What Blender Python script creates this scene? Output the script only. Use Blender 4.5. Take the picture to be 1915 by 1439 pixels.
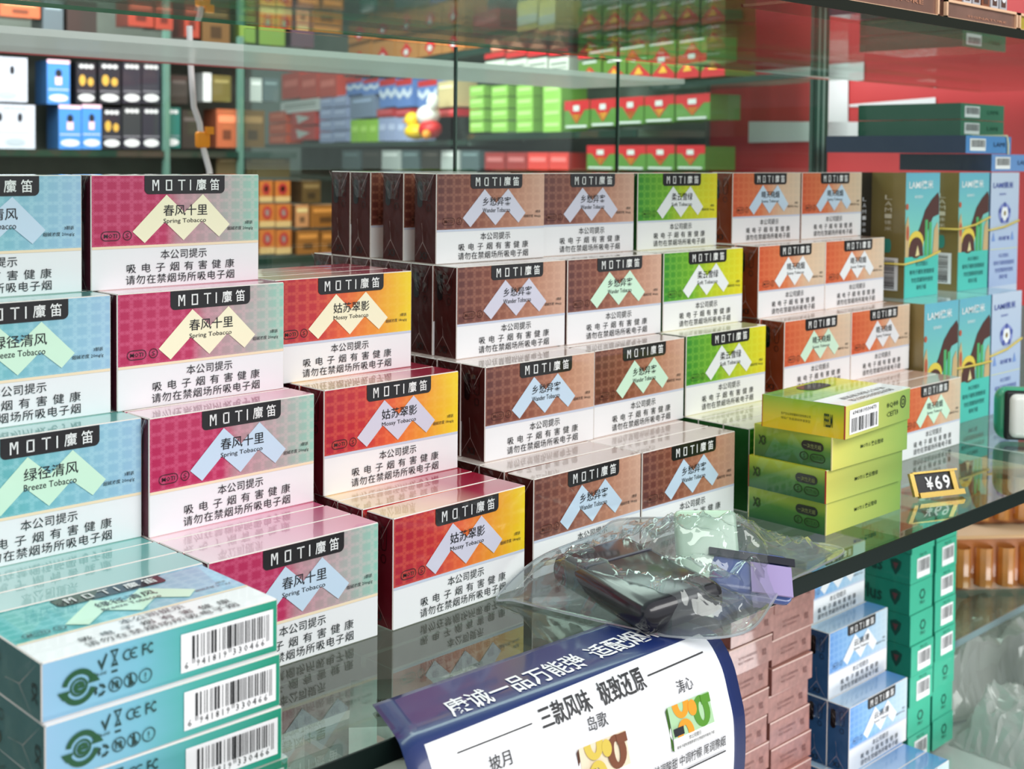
import bpy, bmesh, math, random
from mathutils import Vector, Matrix, noise
from bpy_extras.io_utils import axis_conversion
random.seed(7)
SC = bpy.context.scene
COL = SC.collection
U = 0.052            # every length below is written in carton heights (5.2 cm)
W, T = 1.683, 0.371  # carton width and thickness in that unit
for o in list(bpy.data.objects): bpy.data.objects.remove(o)

# ------------------------------------------------------------------ camera, world, lights, exposure
cam_d = bpy.data.cameras.new('camera')
cam = bpy.data.objects.new('camera', cam_d); COL.objects.link(cam); SC.camera = cam
cam_d.sensor_width = 36; cam_d.lens = 45.258
cam_d.shift_y = -0.17508; cam_d.clip_start = 0.02; cam_d.clip_end = 60
Rt, Up, Fw = Vector((.71721258, -.69678662, .00972218)), Vector((.01906705, .03356847, .99925452)), Vector((.69659354, .71649254, -.0373614))
M = Matrix(((Rt.x, Up.x, -Fw.x, -6.93541 * U), (Rt.y, Up.y, -Fw.y, -8.83756 * U), (Rt.z, Up.z, -Fw.z, 4.18546 * U), (0, 0, 0, 1)))
cam.matrix_world = M
cam_d.dof.use_dof = True; cam_d.dof.focus_distance = 12.0 * U; cam_d.dof.aperture_fstop = 17.0

wd = bpy.data.worlds.new('world'); SC.world = wd; wd.use_nodes = True
bg = wd.node_tree.nodes['Background']; bg.inputs[0].default_value = (.93, .97, 1, 1); bg.inputs[1].default_value = .62
def area(name, loc, size, energy, rot, color=(1, 1, 1)):
    l = bpy.data.lights.new(name, 'AREA'); l.shape = 'RECTANGLE'; l.size, l.size_y = size[0] * U, size[1] * U
    l.energy = energy; l.color = color
    o = bpy.data.objects.new(name, l); COL.objects.link(o); o.location = Vector(loc) * U; o.rotation_euler = rot
    return o
area('ceiling_light', (6, -26, 22), (44, 14), 25, (math.radians(52), 0, 0), (1, .99, .96))
area('ceiling_light', (12, 24, 34), (60, 10), 40, (0, 0, 0), (.98, 1, 1))
area('rear_fill', (8, 28, 22), (14, 24), 18, (0, math.radians(-50), 0), (1, 1, 1))  # unseen fill panel added to brighten the shelving behind
area('far_shelf_fill', (11, 30, 13), (8, 16), 7, (0, math.radians(-65), 0), (1, 1, 1))  # extra fill, out of frame, lifting the dim far shelf fronts
area('lower_case_fill', (9, -9, -9), (26, 3), 4.0, (math.radians(100), 0, 0), (1, 1, 1))  # added fill from in front, brightens the stacks under the shelf
SC.view_settings.view_transform = 'Standard'; SC.view_settings.look = 'None'
SC.view_settings.gamma = 1; SC.view_settings.exposure = 0.08; SC.view_settings.use_curve_mapping = False
SC.cycles.max_bounces = 10; SC.cycles.transparent_max_bounces = 24; SC.cycles.glossy_bounces = 4
SC.cycles.caustics_reflective = False; SC.cycles.caustics_refractive = False
SC.cycles.sample_clamp_indirect = 4

# ------------------------------------------------------------------ materials
def lin(c):
    return tuple((v / 255 / 12.92 if v <= 10 else ((v / 255 + .055) / 1.055) ** 2.4) for v in c)
MATS = {}
def newmat(name):
    m = bpy.data.materials.new(name); m.use_nodes = True
    return m, m.node_tree, m.node_tree.nodes['Principled BSDF']
def setp(b, **k):
    for a, v in k.items():
        b.inputs[{'rough': 'Roughness', 'metal': 'Metallic', 'coat': 'Coat Weight', 'coatr': 'Coat Roughness', 'spec': 'Specular IOR Level'}[a]].default_value = v
def mat(c, rough=.5, metal=0, coat=0, coatr=.03, bump=0, bscale=60, vary=0, spec=.5):
    key = (tuple(c), rough, metal, coat, coatr, bump, bscale, vary, spec)
    if key in MATS: return MATS[key]
    m, nt, b = newmat('m_%d_%d_%d' % tuple(int(v) for v in c))
    b.inputs['Base Color'].default_value = (*lin(c), 1); setp(b, rough=rough, metal=metal, coat=coat, coatr=coatr, spec=spec)
    N, L = nt.nodes, nt.links
    if bump or vary:
        tc = N.new('ShaderNodeTexCoord'); no = N.new('ShaderNodeTexNoise'); no.inputs['Scale'].default_value = bscale; no.inputs['Detail'].default_value = 4
        L.new(tc.outputs['Object'], no.inputs['Vector'])
        if bump:
            bp = N.new('ShaderNodeBump'); bp.inputs['Strength'].default_value = bump; bp.inputs['Distance'].default_value = .004
            L.new(no.outputs['Fac'], bp.inputs['Height']); L.new(bp.outputs[0], b.inputs['Coat Normal']); 
            if not coat: L.new(bp.outputs[0], b.inputs['Normal'])
        if vary:
            mx = N.new('ShaderNodeMix'); mx.data_type = 'RGBA'
            mx.inputs[6].default_value = (*[v * (1 - vary) for v in lin(c)], 1); mx.inputs[7].default_value = (*[min(1, v * (1 + vary) + .02) for v in lin(c)], 1)
            L.new(no.outputs['Fac'], mx.inputs[0]); L.new(mx.outputs[2], b.inputs['Base Color'])
    MATS[key] = m
    return m
INK = mat((22, 24, 30), .4, coat=.5)
WHITE = mat((243, 243, 246), .4, coat=.5)
EDGE = mat((235, 228, 222), .6)

def mathn(nt, op, a, b=None, c=None):
    n = nt.nodes.new('ShaderNodeMath'); n.operation = op
    for i, v in enumerate((a, b, c)):
        if v is None: continue
        if isinstance(v, (int, float)): n.inputs[i].default_value = v
        else: nt.links.new(v, n.inputs[i])
    return n.outputs[0]
def ramp(nt, fac, stops):
    r = nt.nodes.new('ShaderNodeValToRGB'); e = r.color_ramp.elements
    while len(e) < len(stops): e.new(.5)
    for k, (p, c) in enumerate(stops): e[k].position = p; e[k].color = (*lin(c), 1)
    nt.links.new(fac, r.inputs[0]); return r.outputs[0]
def artmat(name, stops, light, pat=.3, axis=0, nx=13.5, ny=6.4):
    """printed carton art: a colour gradient over the face with the lattice of dark blobs"""
    m, nt, b = newmat(name); N, L = nt.nodes, nt.links
    uv = N.new('ShaderNodeUVMap'); sep = N.new('ShaderNodeSeparateXYZ'); L.new(uv.outputs[0], sep.inputs[0])
    u, v = sep.outputs[0], sep.outputs[1]
    no = N.new('ShaderNodeTexNoise'); no.inputs['Scale'].default_value = 3; L.new(uv.outputs[0], no.inputs['Vector'])
    g = mathn(nt, 'ADD', (u, v)[axis], mathn(nt, 'MULTIPLY', mathn(nt, 'SUBTRACT', no.outputs['Fac'], .5), .12))
    col = ramp(nt, g, stops)
    if pat:
        A = mathn(nt, 'ABSOLUTE', mathn(nt, 'SUBTRACT', mathn(nt, 'FRACT', mathn(nt, 'MULTIPLY', u, nx)), .5))
        B = mathn(nt, 'ABSOLUTE', mathn(nt, 'SUBTRACT', mathn(nt, 'FRACT', mathn(nt, 'MULTIPLY', v, ny)), .5))
        jag = mathn(nt, 'MULTIPLY', mathn(nt, 'MULTIPLY', mathn(nt, 'SINE', mathn(nt, 'MULTIPLY', A, 38)), mathn(nt, 'SINE', mathn(nt, 'MULTIPLY', B, 38))), .09)
        mxv = mathn(nt, 'ADD', mathn(nt, 'MAXIMUM', A, B), jag)
        blob = mathn(nt, 'LESS_THAN', mxv, .34)
        corner = mathn(nt, 'GREATER_THAN', mathn(nt, 'ADD', A, B), .86)
        line = mathn(nt, 'MULTIPLY', mathn(nt, 'GREATER_THAN', mathn(nt, 'MINIMUM', A, B), .0), mathn(nt, 'LESS_THAN', mathn(nt, 'MINIMUM', A, B), .07))
        k = mathn(nt, 'SUBTRACT', mathn(nt, 'SUBTRACT', 1, blob), mathn(nt, 'MULTIPLY', mathn(nt, 'MAXIMUM', corner, line), .45))
        f = mathn(nt, 'MULTIPLY', mathn(nt, 'MAXIMUM', k, 0), pat)
        mx = N.new('ShaderNodeMix'); mx.data_type = 'RGBA'; mx.blend_type = 'SCREEN'; L.new(f, mx.inputs[0]); L.new(col, mx.inputs[6]); mx.inputs[7].default_value = (*[v * .6 for v in lin(light)], 1)
        col = mx.outputs[2]
    L.new(col, b.inputs['Base Color']); setp(b, rough=.38, coat=.75, coatr=.04)
    return m
def topmat(name, stops):
    m, nt, b = newmat(name); N, L = nt.nodes, nt.links
    uv = N.new('ShaderNodeUVMap'); sep = N.new('ShaderNodeSeparateXYZ'); L.new(uv.outputs[0], sep.inputs[0])
    L.new(ramp(nt, sep.outputs[0], stops), b.inputs['Base Color']); setp(b, rough=.35, coat=1, coatr=.015)
    tc = N.new('ShaderNodeTexCoord'); no = N.new('ShaderNodeTexNoise'); no.inputs['Scale'].default_value = 55; no.inputs['Detail'].default_value = 1
    L.new(tc.outputs['Object'], no.inputs['Vector'])
    bp = N.new('ShaderNodeBump'); bp.inputs['Strength'].default_value = .12; bp.inputs['Distance'].default_value = .002
    L.new(no.outputs['Fac'], bp.inputs['Height']); L.new(bp.outputs[0], b.inputs['Coat Normal'])
    return m
def schlick(nt, f0=.04, power=5, gain=1.0):
    g = nt.nodes.new('ShaderNodeNewGeometry'); d = nt.nodes.new('ShaderNodeVectorMath'); d.operation = 'DOT_PRODUCT'
    nt.links.new(g.outputs['Incoming'], d.inputs[0]); nt.links.new(g.outputs['Normal'], d.inputs[1])
    c = mathn(nt, 'SUBTRACT', 1, mathn(nt, 'ABSOLUTE', d.outputs['Value']))
    return mathn(nt, 'MULTIPLY_ADD', mathn(nt, 'POWER', c, power), (1 - f0) * gain, f0)
def glassmat(name, tint=(235, 246, 240), f0=.05, rough=0.0, gain=1.0, power=5, haze=None, hazec=(230, 235, 235)):
    m = bpy.data.materials.new(name); m.use_nodes = True; nt = m.node_tree; nt.nodes.clear(); N, L = nt.nodes, nt.links
    o = N.new('ShaderNodeOutputMaterial'); tr = N.new('ShaderNodeBsdfTransparent'); tr.inputs[0].default_value = (*lin(tint), 1)
    gl = N.new('ShaderNodeBsdfGlossy'); gl.inputs['Roughness'].default_value = rough; gl.inputs['Color'].default_value = (.95, 1, .97, 1)
    mx = N.new('ShaderNodeMixShader'); L.new(schlick(nt, f0, power, gain), mx.inputs[0]); L.new(tr.outputs[0], mx.inputs[1]); L.new(gl.outputs[0], mx.inputs[2])
    out = mx.outputs[0]
    if haze:
        df = N.new('ShaderNodeBsdfDiffuse'); df.inputs[0].default_value = (*lin(hazec), 1)
        tl = N.new('ShaderNodeBsdfTranslucent'); tl.inputs[0].default_value = (*lin(hazec), 1)
        a = N.new('ShaderNodeMixShader'); a.inputs[0].default_value = .5; L.new(df.outputs[0], a.inputs[1]); L.new(tl.outputs[0], a.inputs[2])
        b = N.new('ShaderNodeMixShader'); b.inputs[0].default_value = haze; L.new(out, b.inputs[1]); L.new(a.outputs[0], b.inputs[2]); out = b.outputs[0]
    L.new(out, o.inputs[0]); return m
GLASS = glassmat('shelf_glass', (226, 238, 232), .05)
PANE = glassmat('pane_glass', (238, 247, 242), .045)
GEDGE = mat((10, 26, 22), .5, spec=.2)
GREENEDGE = mat((40, 150, 105), .15, coat=1)
FILM = glassmat('clear_film', (252, 252, 252), .012, .12, .4, 5)
FILM2 = glassmat('crinkled_film', (252, 248, 250), .05, .22, .8, 3)
BAGM = glassmat('bag_film', (243, 245, 246), .08, .05, 1.0, 3.2, haze=.09, hazec=(215, 218, 222))

# ------------------------------------------------------------------ mesh helpers
def link(name, me, parent=None, mats=(), loc=None, rot=None, smooth=False):
    o = bpy.data.objects.new(name, me); COL.objects.link(o)
    for m in mats:
        if me.users <= 1 or len(me.materials) < len(mats): me.materials.append(m)
    if parent: o.parent = parent
    if loc is not None: o.location = Vector(loc) * U
    if rot is not None: o.rotation_euler = rot
    if smooth:
        for p in me.polygons: p.use_smooth = True
    return o
def tag(o, label=None, cat=None, group=None, kind=None):
    for k, v in (('label', label), ('category', cat), ('group', group), ('kind', kind)):
        if v: o[k] = v
    return o
def thing(name, label, cat, loc=(0, 0, 0), rot=(0, 0, 0), group=None):
    o = bpy.data.objects.new(name, None); COL.objects.link(o); o.empty_display_size = .01
    o.location = Vector(loc) * U; o.rotation_euler = rot
    return tag(o, label, cat, group)
class MB:
    """collects polygons (in carton units) with material slots and uvs, then makes one mesh"""
    def __init__(s): s.v, s.f, s.m, s.mats, s.uv = [], [], [], [], []
    def slot(s, m):
        if m not in s.mats: s.mats.append(m)
        return s.mats.index(m)
    def poly(s, pts, m, uv=None):
        n = len(s.v); s.v += [tuple(p) for p in pts]; s.f.append(tuple(range(n, n + len(pts)))); s.m.append(s.slot(m)); s.uv.append(uv)
    def tris(s, pts, faces, m):
        n = len(s.v); s.v += pts; k = s.slot(m)
        for f in faces: s.f.append(tuple(i + n for i in f)); s.m.append(k); s.uv.append(None)
    def box(s, a, b, m, top=None, front=None, left=None, right=None, bottom=None, back=None):
        (x0, y0, z0), (x1, y1, z1) = a, b
        V = lambda i: ((x0, x1)[i & 1], (y0, y1)[i >> 1 & 1], (z0, z1)[i >> 2 & 1])
        q = [(0, 0), (1, 0), (1, 1), (0, 1)]
        for idx, mm in (((0, 1, 5, 4), front), ((3, 2, 6, 7), back), ((2, 0, 4, 6), left), ((1, 3, 7, 5), right), ((4, 5, 7, 6), top), ((2, 3, 1, 0), bottom)):
            s.poly([V(i) for i in idx], mm or m, q)
    def mesh(s, name='mesh'):
        me = bpy.data.meshes.new(name)
        me.from_pydata([(x * U, y * U, z * U) for x, y, z in s.v], [], s.f)
        for m in s.mats: me.materials.append(m)
        me.polygons.foreach_set('material_index', s.m)
        ul = me.uv_layers.new(name='UVMap')
        for p, q in zip(me.polygons, s.uv):
            if q:
                for li, c in zip(p.loop_indices, q): ul.data[li].uv = c
        me.update(); return me
    def build(s, name, parent=None, loc=None, rot=None, smooth=False):
        return link(name, s.mesh(name), parent, (), loc, rot, smooth)

TC = {}
def glyphs(txt, bold=0, spacing=1.0, res=1):
    """text outline as triangles, scaled into the unit square"""
    key = (txt, bold, spacing, res)
    if key in TC: return TC[key]
    c = bpy.data.curves.new('t', 'FONT'); c.body = txt; c.offset = bold; c.space_character = spacing; c.resolution_u = res; c.fill_mode = 'FRONT'
    o = bpy.data.objects.new('t', c); COL.objects.link(o)
    dg = bpy.context.evaluated_depsgraph_get(); dg.update()
    me = bpy.data.meshes.new_from_object(o.evaluated_get(dg))
    v = [(p.co.x, p.co.y) for p in me.vertices]; f = [tuple(p.vertices) for p in me.polygons]
    bpy.data.objects.remove(o); bpy.data.curves.remove(c); bpy.data.meshes.remove(me)
    if not v: v, f = [(0, 0), (1, 0), (1, 1)], []
    x0, x1 = min(a for a, _ in v), max(a for a, _ in v); y0, y1 = min(b for _, b in v), max(b for _, b in v)
    v = [((a - x0) / max(x1 - x0, 1e-6), (b - y0) / max(y1 - y0, 1e-6)) for a, b in v]
    TC[key] = (v, f, (x1 - x0) / max(y1 - y0, 1e-6)); return TC[key]
class Print:
    """flat print on a face; fn(u, v, lift) maps face units (u right, v DOWN from the top) to space"""
    def __init__(s, fn): s.fn, s.b = fn, MB()
    def rect(s, u0, v0, u1, v1, m, l=.004): s.poly([(u0, v1), (u1, v1), (u1, v0), (u0, v0)], m, l)
    def poly(s, pts, m, l=.004): s.b.poly([s.fn(u, v, l) for u, v in pts], m, [(u, v) for u, v in pts])
    def text(s, t, u0, v0, u1, v1, m, l=.008, bold=0, spacing=1.0, res=1, flip=False):
        v, f, _ = glyphs(t, bold, spacing, res)
        if flip: v = [(1 - a, 1 - b) for a, b in v]
        s.b.tris([tuple(s.fn(u0 + a * (u1 - u0), v1 + b * (v0 - v1), l)) for a, b in v], f, m)
    def disc(s, u, v, ru, rv, m, l=.006, n=20, a0=0, a1=1):
        s.poly([(u + ru * math.cos(t), v - rv * math.sin(t)) for t in [2 * math.pi * (a0 + (a1 - a0) * i / n) for i in range(n if a1 - a0 == 1 else n + 1)]], m, l)
    def ring(s, u, v, ru, rv, w, m, l=.007, n=20, a0=0.0, a1=1.0, asp=1.0):
        for i in range(n):
            t0, t1 = [2 * math.pi * (a0 + (a1 - a0) * k / n) for k in (i, i + 1)]
            P = lambda t, d: (u + (ru - d * asp) * math.cos(t), v - (rv - d) * math.sin(t))
            s.poly([P(t0, 0), P(t1, 0), P(t1, w), P(t0, w)], m, l)
    def pill(s, u0, v0, u1, v1, w, m, asp=1.0, fill=None, l=.007):
        ry = (v1 - v0) / 2; rx = ry * asp; cv = (v0 + v1) / 2
        def out(d):
            a = []
            for k in range(7): t = math.pi * (.5 + k / 6); a.append((u0 + rx + (rx - d * asp) * math.cos(t), cv - (ry - d) * math.sin(t)))
            for k in range(7): t = math.pi * (1.5 + k / 6); a.append((u1 - rx + (rx - d * asp) * math.cos(t), cv - (ry - d) * math.sin(t)))
            return a
        if fill: s.poly(out(0), fill, l - .002); return
        A, B = out(0), out(w)
        for i in range(len(A)): j = (i + 1) % len(A); s.poly([A[i], A[j], B[j], B[i]], m, l)
    def build(s, name, parent, **k): return s.b.build(name, parent, **k)
def rbox(sx, sy, sz, r, seg=3):
    """rounded box mesh centred on the origin (carton units)"""
    bm = bmesh.new(); bmesh.ops.create_cube(bm, size=1)
    for v in bm.verts: v.co = Vector((v.co.x * sx * U, v.co.y * sy * U, v.co.z * sz * U))
    bmesh.ops.bevel(bm, geom=bm.edges[:], offset=r * U, segments=seg, affect='EDGES', profile=.5)
    me = bpy.data.meshes.new('rounded'); bm.to_mesh(me); bm.free(); return me
def tube(pts, r, n=8):
    b_v, b_f = [], []
    P = [Vector(p) for p in pts]
    for i, p in enumerate(P):
        d = (P[min(i + 1, len(P) - 1)] - P[max(i - 1, 0)]).normalized(); a = d.orthogonal().normalized(); c = d.cross(a)
        if i and (a.dot(pa) < 0): a, c = -a, -c
        if i: a = (pa - d * pa.dot(d)).normalized(); c = d.cross(a)
        pa = a
        for k in range(n): t = 2 * math.pi * k / n; b_v.append(tuple(p + (a * math.cos(t) + c * math.sin(t)) * r))
    for i in range(len(P) - 1):
        for k in range(n): j = (k + 1) % n; b_f.append((i * n + k, i * n + j, (i + 1) * n + j, (i + 1) * n + k))
    return b_v, b_f
def tubeobj(name, pts, r, m, parent=None, n=8):
    b = MB(); v, f = tube(pts, r, n); b.tris(v, f, m); return b.build(name, parent, smooth=True)

# ------------------------------------------------------------------ the setting: floor, walls, ceiling
def slab(name, a, b, m, **k): mb = MB(); mb.box(a, b, m, **k); return tag(mb.build(name), kind='structure')
slab('floor', (-70, -70, -17), (110, 110, -16.4), mat((150, 148, 142), .4, vary=.15))
slab('wall_back', (-60, 74, -17), (110, 75, 46), mat((118, 132, 126), .7, vary=.2, bscale=4))
slab('wall_right', (76, -60, -17), (77, 74, 46), mat((150, 150, 146), .7, vary=.2, bscale=4))

# ------------------------------------------------------------------ the cartons
FL = {  # art gradient, light pattern, side, top gradient, name, latin name, strength, words for labels
 'B': ([(0, (60, 168, 165)), (.45, (118, 190, 200)), (1, (158, 198, 228))], (170, 215, 225), (70, 110, 112), [(0, (190, 225, 222)), (1, (120, 195, 190))], '绿径清风', 'Breeze Tobacco', '20', 'pale teal'),
 'S': ([(0, (188, 22, 84)), (.42, (192, 40, 92)), (.5, (190, 140, 150)), (.78, (178, 172, 170)), (1, (150, 208, 190))], (228, 120, 150), (88, 8, 36), [(0, (250, 222, 230)), (.6, (238, 170, 195)), (1, (205, 90, 130))], '春风十里', 'Spring Tobacco', '20', 'magenta and mint'),
 'M': ([(0, (178, 10, 48)), (.28, (200, 40, 50)), (.5, (236, 98, 48)), (.75, (246, 160, 40)), (1, (252, 218, 20))], (240, 120, 70), (118, 6, 28), [(0, (250, 222, 170)), (.45, (240, 180, 170)), (.7, (190, 50, 85)), (1, (170, 20, 55))], '姑苏翠影', 'Mossy Tobacco', '18', 'crimson-to-yellow'),
 'W': ([(0, (92, 40, 38)), (.35, (134, 72, 54)), (.7, (184, 124, 98)), (1, (216, 170, 148))], (188, 130, 105), (74, 18, 12), [(0, (228, 212, 206)), (1, (196, 168, 158))], '乡愁异客', 'Wander Tobacco', '18', 'chestnut brown'),
 'G': ([(0, (45, 142, 40)), (.35, (110, 175, 30)), (.6, (190, 205, 20)), (1, (236, 218, 10))], (150, 205, 70), (30, 92, 34), [(0, (240, 238, 205)), (1, (225, 225, 160))], '柔云雪绿', 'Soft Tobacco', '18', 'green and yellow'),
 'O': ([(0, (212, 84, 42)), (.4, (224, 120, 72)), (.7, (226, 190, 158)), (1, (222, 200, 176))], (236, 140, 95), (150, 58, 24), [(0, (240, 215, 200)), (1, (214, 170, 148))], '晴天晓烟', 'Sunny Tobacco', '18', 'orange and sand'),
 'L': ([(0, (92, 150, 220)), (.45, (140, 190, 232)), (1, (200, 220, 232))], (170, 205, 240), (38, 82, 128), [(0, (190, 220, 245)), (1, (90, 150, 215))], '云高漫', 'Sunny Tobacco', '18', 'light blue')}
EMB = {'cream': (255, 247, 214), 'lilac': (216, 214, 232), 'mint': (214, 246, 222), 'white': (240, 242, 246), 'ice': (205, 226, 246)}  # flat tone per carton, standing in for iridescent foil sheen
ART, TOPM, BODY = {}, {}, {}
for k, (g, lt, side, tg, *_r) in FL.items():
    ART[k] = artmat('carton_art_' + k, g, lt, .46 if k not in 'OL' else .32)
    TOPM[k] = topmat('carton_top_' + k, tg)
def body_mesh(k, top=None):
    """carton card: bevelled box, art on the upper front, white card below, sides and top of their own"""
    key = (k, top)
    if key in BODY: return BODY[key]
    g, lt, side, tg = FL[k][:4]
    sm = mat(side, .5, coat=.2, coatr=.06, bump=.35, bscale=90, vary=.12, spec=.1)
    b = MB(); e = .008
    x0, x1, y0, y1, z0, z1 = -W / 2, W / 2, 0, T, 0, 1
    q = [(0, 0), (1, 0), (1, 1), (0, 1)]
    def F(pts, m, uv=q): b.poly(pts, m, uv)
    zc = .38
    F([(x0 + e, y0, zc), (x1 - e, y0, zc), (x1 - e, y0, z1 - e), (x0 + e, y0, z1 - e)], ART[k])
    F([(x0 + e, y0, z0 + e), (x1 - e, y0, z0 + e), (x1 - e, y0, zc), (x0 + e, y0, zc)], WHITE)
    F([(x1 - e, y1, z0 + e), (x0 + e, y1, z0 + e), (x0 + e, y1, z1 - e), (x1 - e, y1, z1 - e)], ART[k])
    F([(x0, y1 - e, z0 + e), (x0, y0 + e, z0 + e), (x0, y0 + e, z1 - e), (x0, y1 - e, z1 - e)], sm)
    F([(x1, y0 + e, z0 + e), (x1, y1 - e, z0 + e), (x1, y1 - e, z1 - e), (x1, y0 + e, z1 - e)], sm)
    F([(x0 + e, y0 + e, z1), (x1 - e, y0 + e, z1), (x1 - e, y1 - e, z1), (x0 + e, y1 - e, z1)], TOPM[k])
    F([(x0 + e, y1 - e, z0), (x1 - e, y1 - e, z0), (x1 - e, y0 + e, z0), (x0 + e, y0 + e, z0)], top or sm)
    # light worn card edges
    for xa, xb, sx in ((x0, x0 + e, 1), (x1, x1 - e, -1)):
        for ya, yb in ((y0 + e, y0), (y1 - e, y1)): b.poly([(xa, ya, z0 + e), (xb, yb, z0 + e), (xb, yb, z1 - e), (xa, ya, z1 - e)], EDGE)
    for za, zb in ((z1 - e, z1), (z0 + e, z0)):
        for ya, yb in ((y0, y0 + e), (y1, y1 - e)): b.poly([(x0 + e, ya, za), (x1 - e, ya, za), (x1 - e, yb, zb), (x0 + e, yb, zb)], EDGE)
        for xa, xb in ((x0, x0 + e), (x1, x1 - e)): b.poly([(xa, y0 + e, za), (xa, y1 - e, za), (xb, y1 - e, zb), (xb, y0 + e, zb)], EDGE)
    BODY[key] = b.mesh('carton'); return BODY[key]
def front(u, v, l): return (-W / 2 + u * W, -l, 1 - v)
BAR = [random.choice((1, 1, 2, 3)) for _ in range(200)]
def barcode(P, u0, v0, u1, v1, l=.006, digits=None, n=30, seed=0, plate=True, vertical=False, flip=False):
    if plate: P.rect(u0, v0, u1, v1, mat((250, 250, 252), .5), l)
    du, dv = u1 - u0, v1 - v0; rr = random.Random(seed); x = .07; a, c = (.10, .70) if not flip else (.35, .92)
    if vertical:
        while x < .93:
            w = rr.choice((.008, .008, .016, .026)); P.rect(u0 + du * .15, v0 + x * dv, u0 + du * .85, v0 + (x + w) * dv, INK, l + .004); x += w + rr.choice((.012, .018, .026))
        return
    x = .12 if digits else .07
    guards = (.12, .125, .50, .51, .92, .925)
    while x < .93:
        w = rr.choice((.006, .008, .014, .022)); P.rect(u0 + x * du, v0 + a * dv, u0 + min(.94, x + w) * du, v0 + c * dv, INK, l + .004); x += w + rr.choice((.012, .02, .03))
    if digits:
        for gx in (.115, .135, .505, .525, .925, .945): P.rect(u0 + gx * du, v0 + .1 * dv, u0 + (gx + .006) * du, v0 + .82 * dv, INK, l + .004)
        P.text(digits[0], u0 + .035 * du, v0 + .74 * dv, u0 + .075 * du, v0 + .92 * dv, INK, l + .004)
        P.text(digits[1], u0 + .16 * du, v0 + .74 * dv, u0 + .48 * du, v0 + .92 * dv, INK, l + .004, spacing=1.4)
        P.text(digits[2], u0 + .55 * du, v0 + .74 * dv, u0 + .9 * du, v0 + .92 * dv, INK, l + .004, spacing=1.4)
PART = {}
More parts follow.
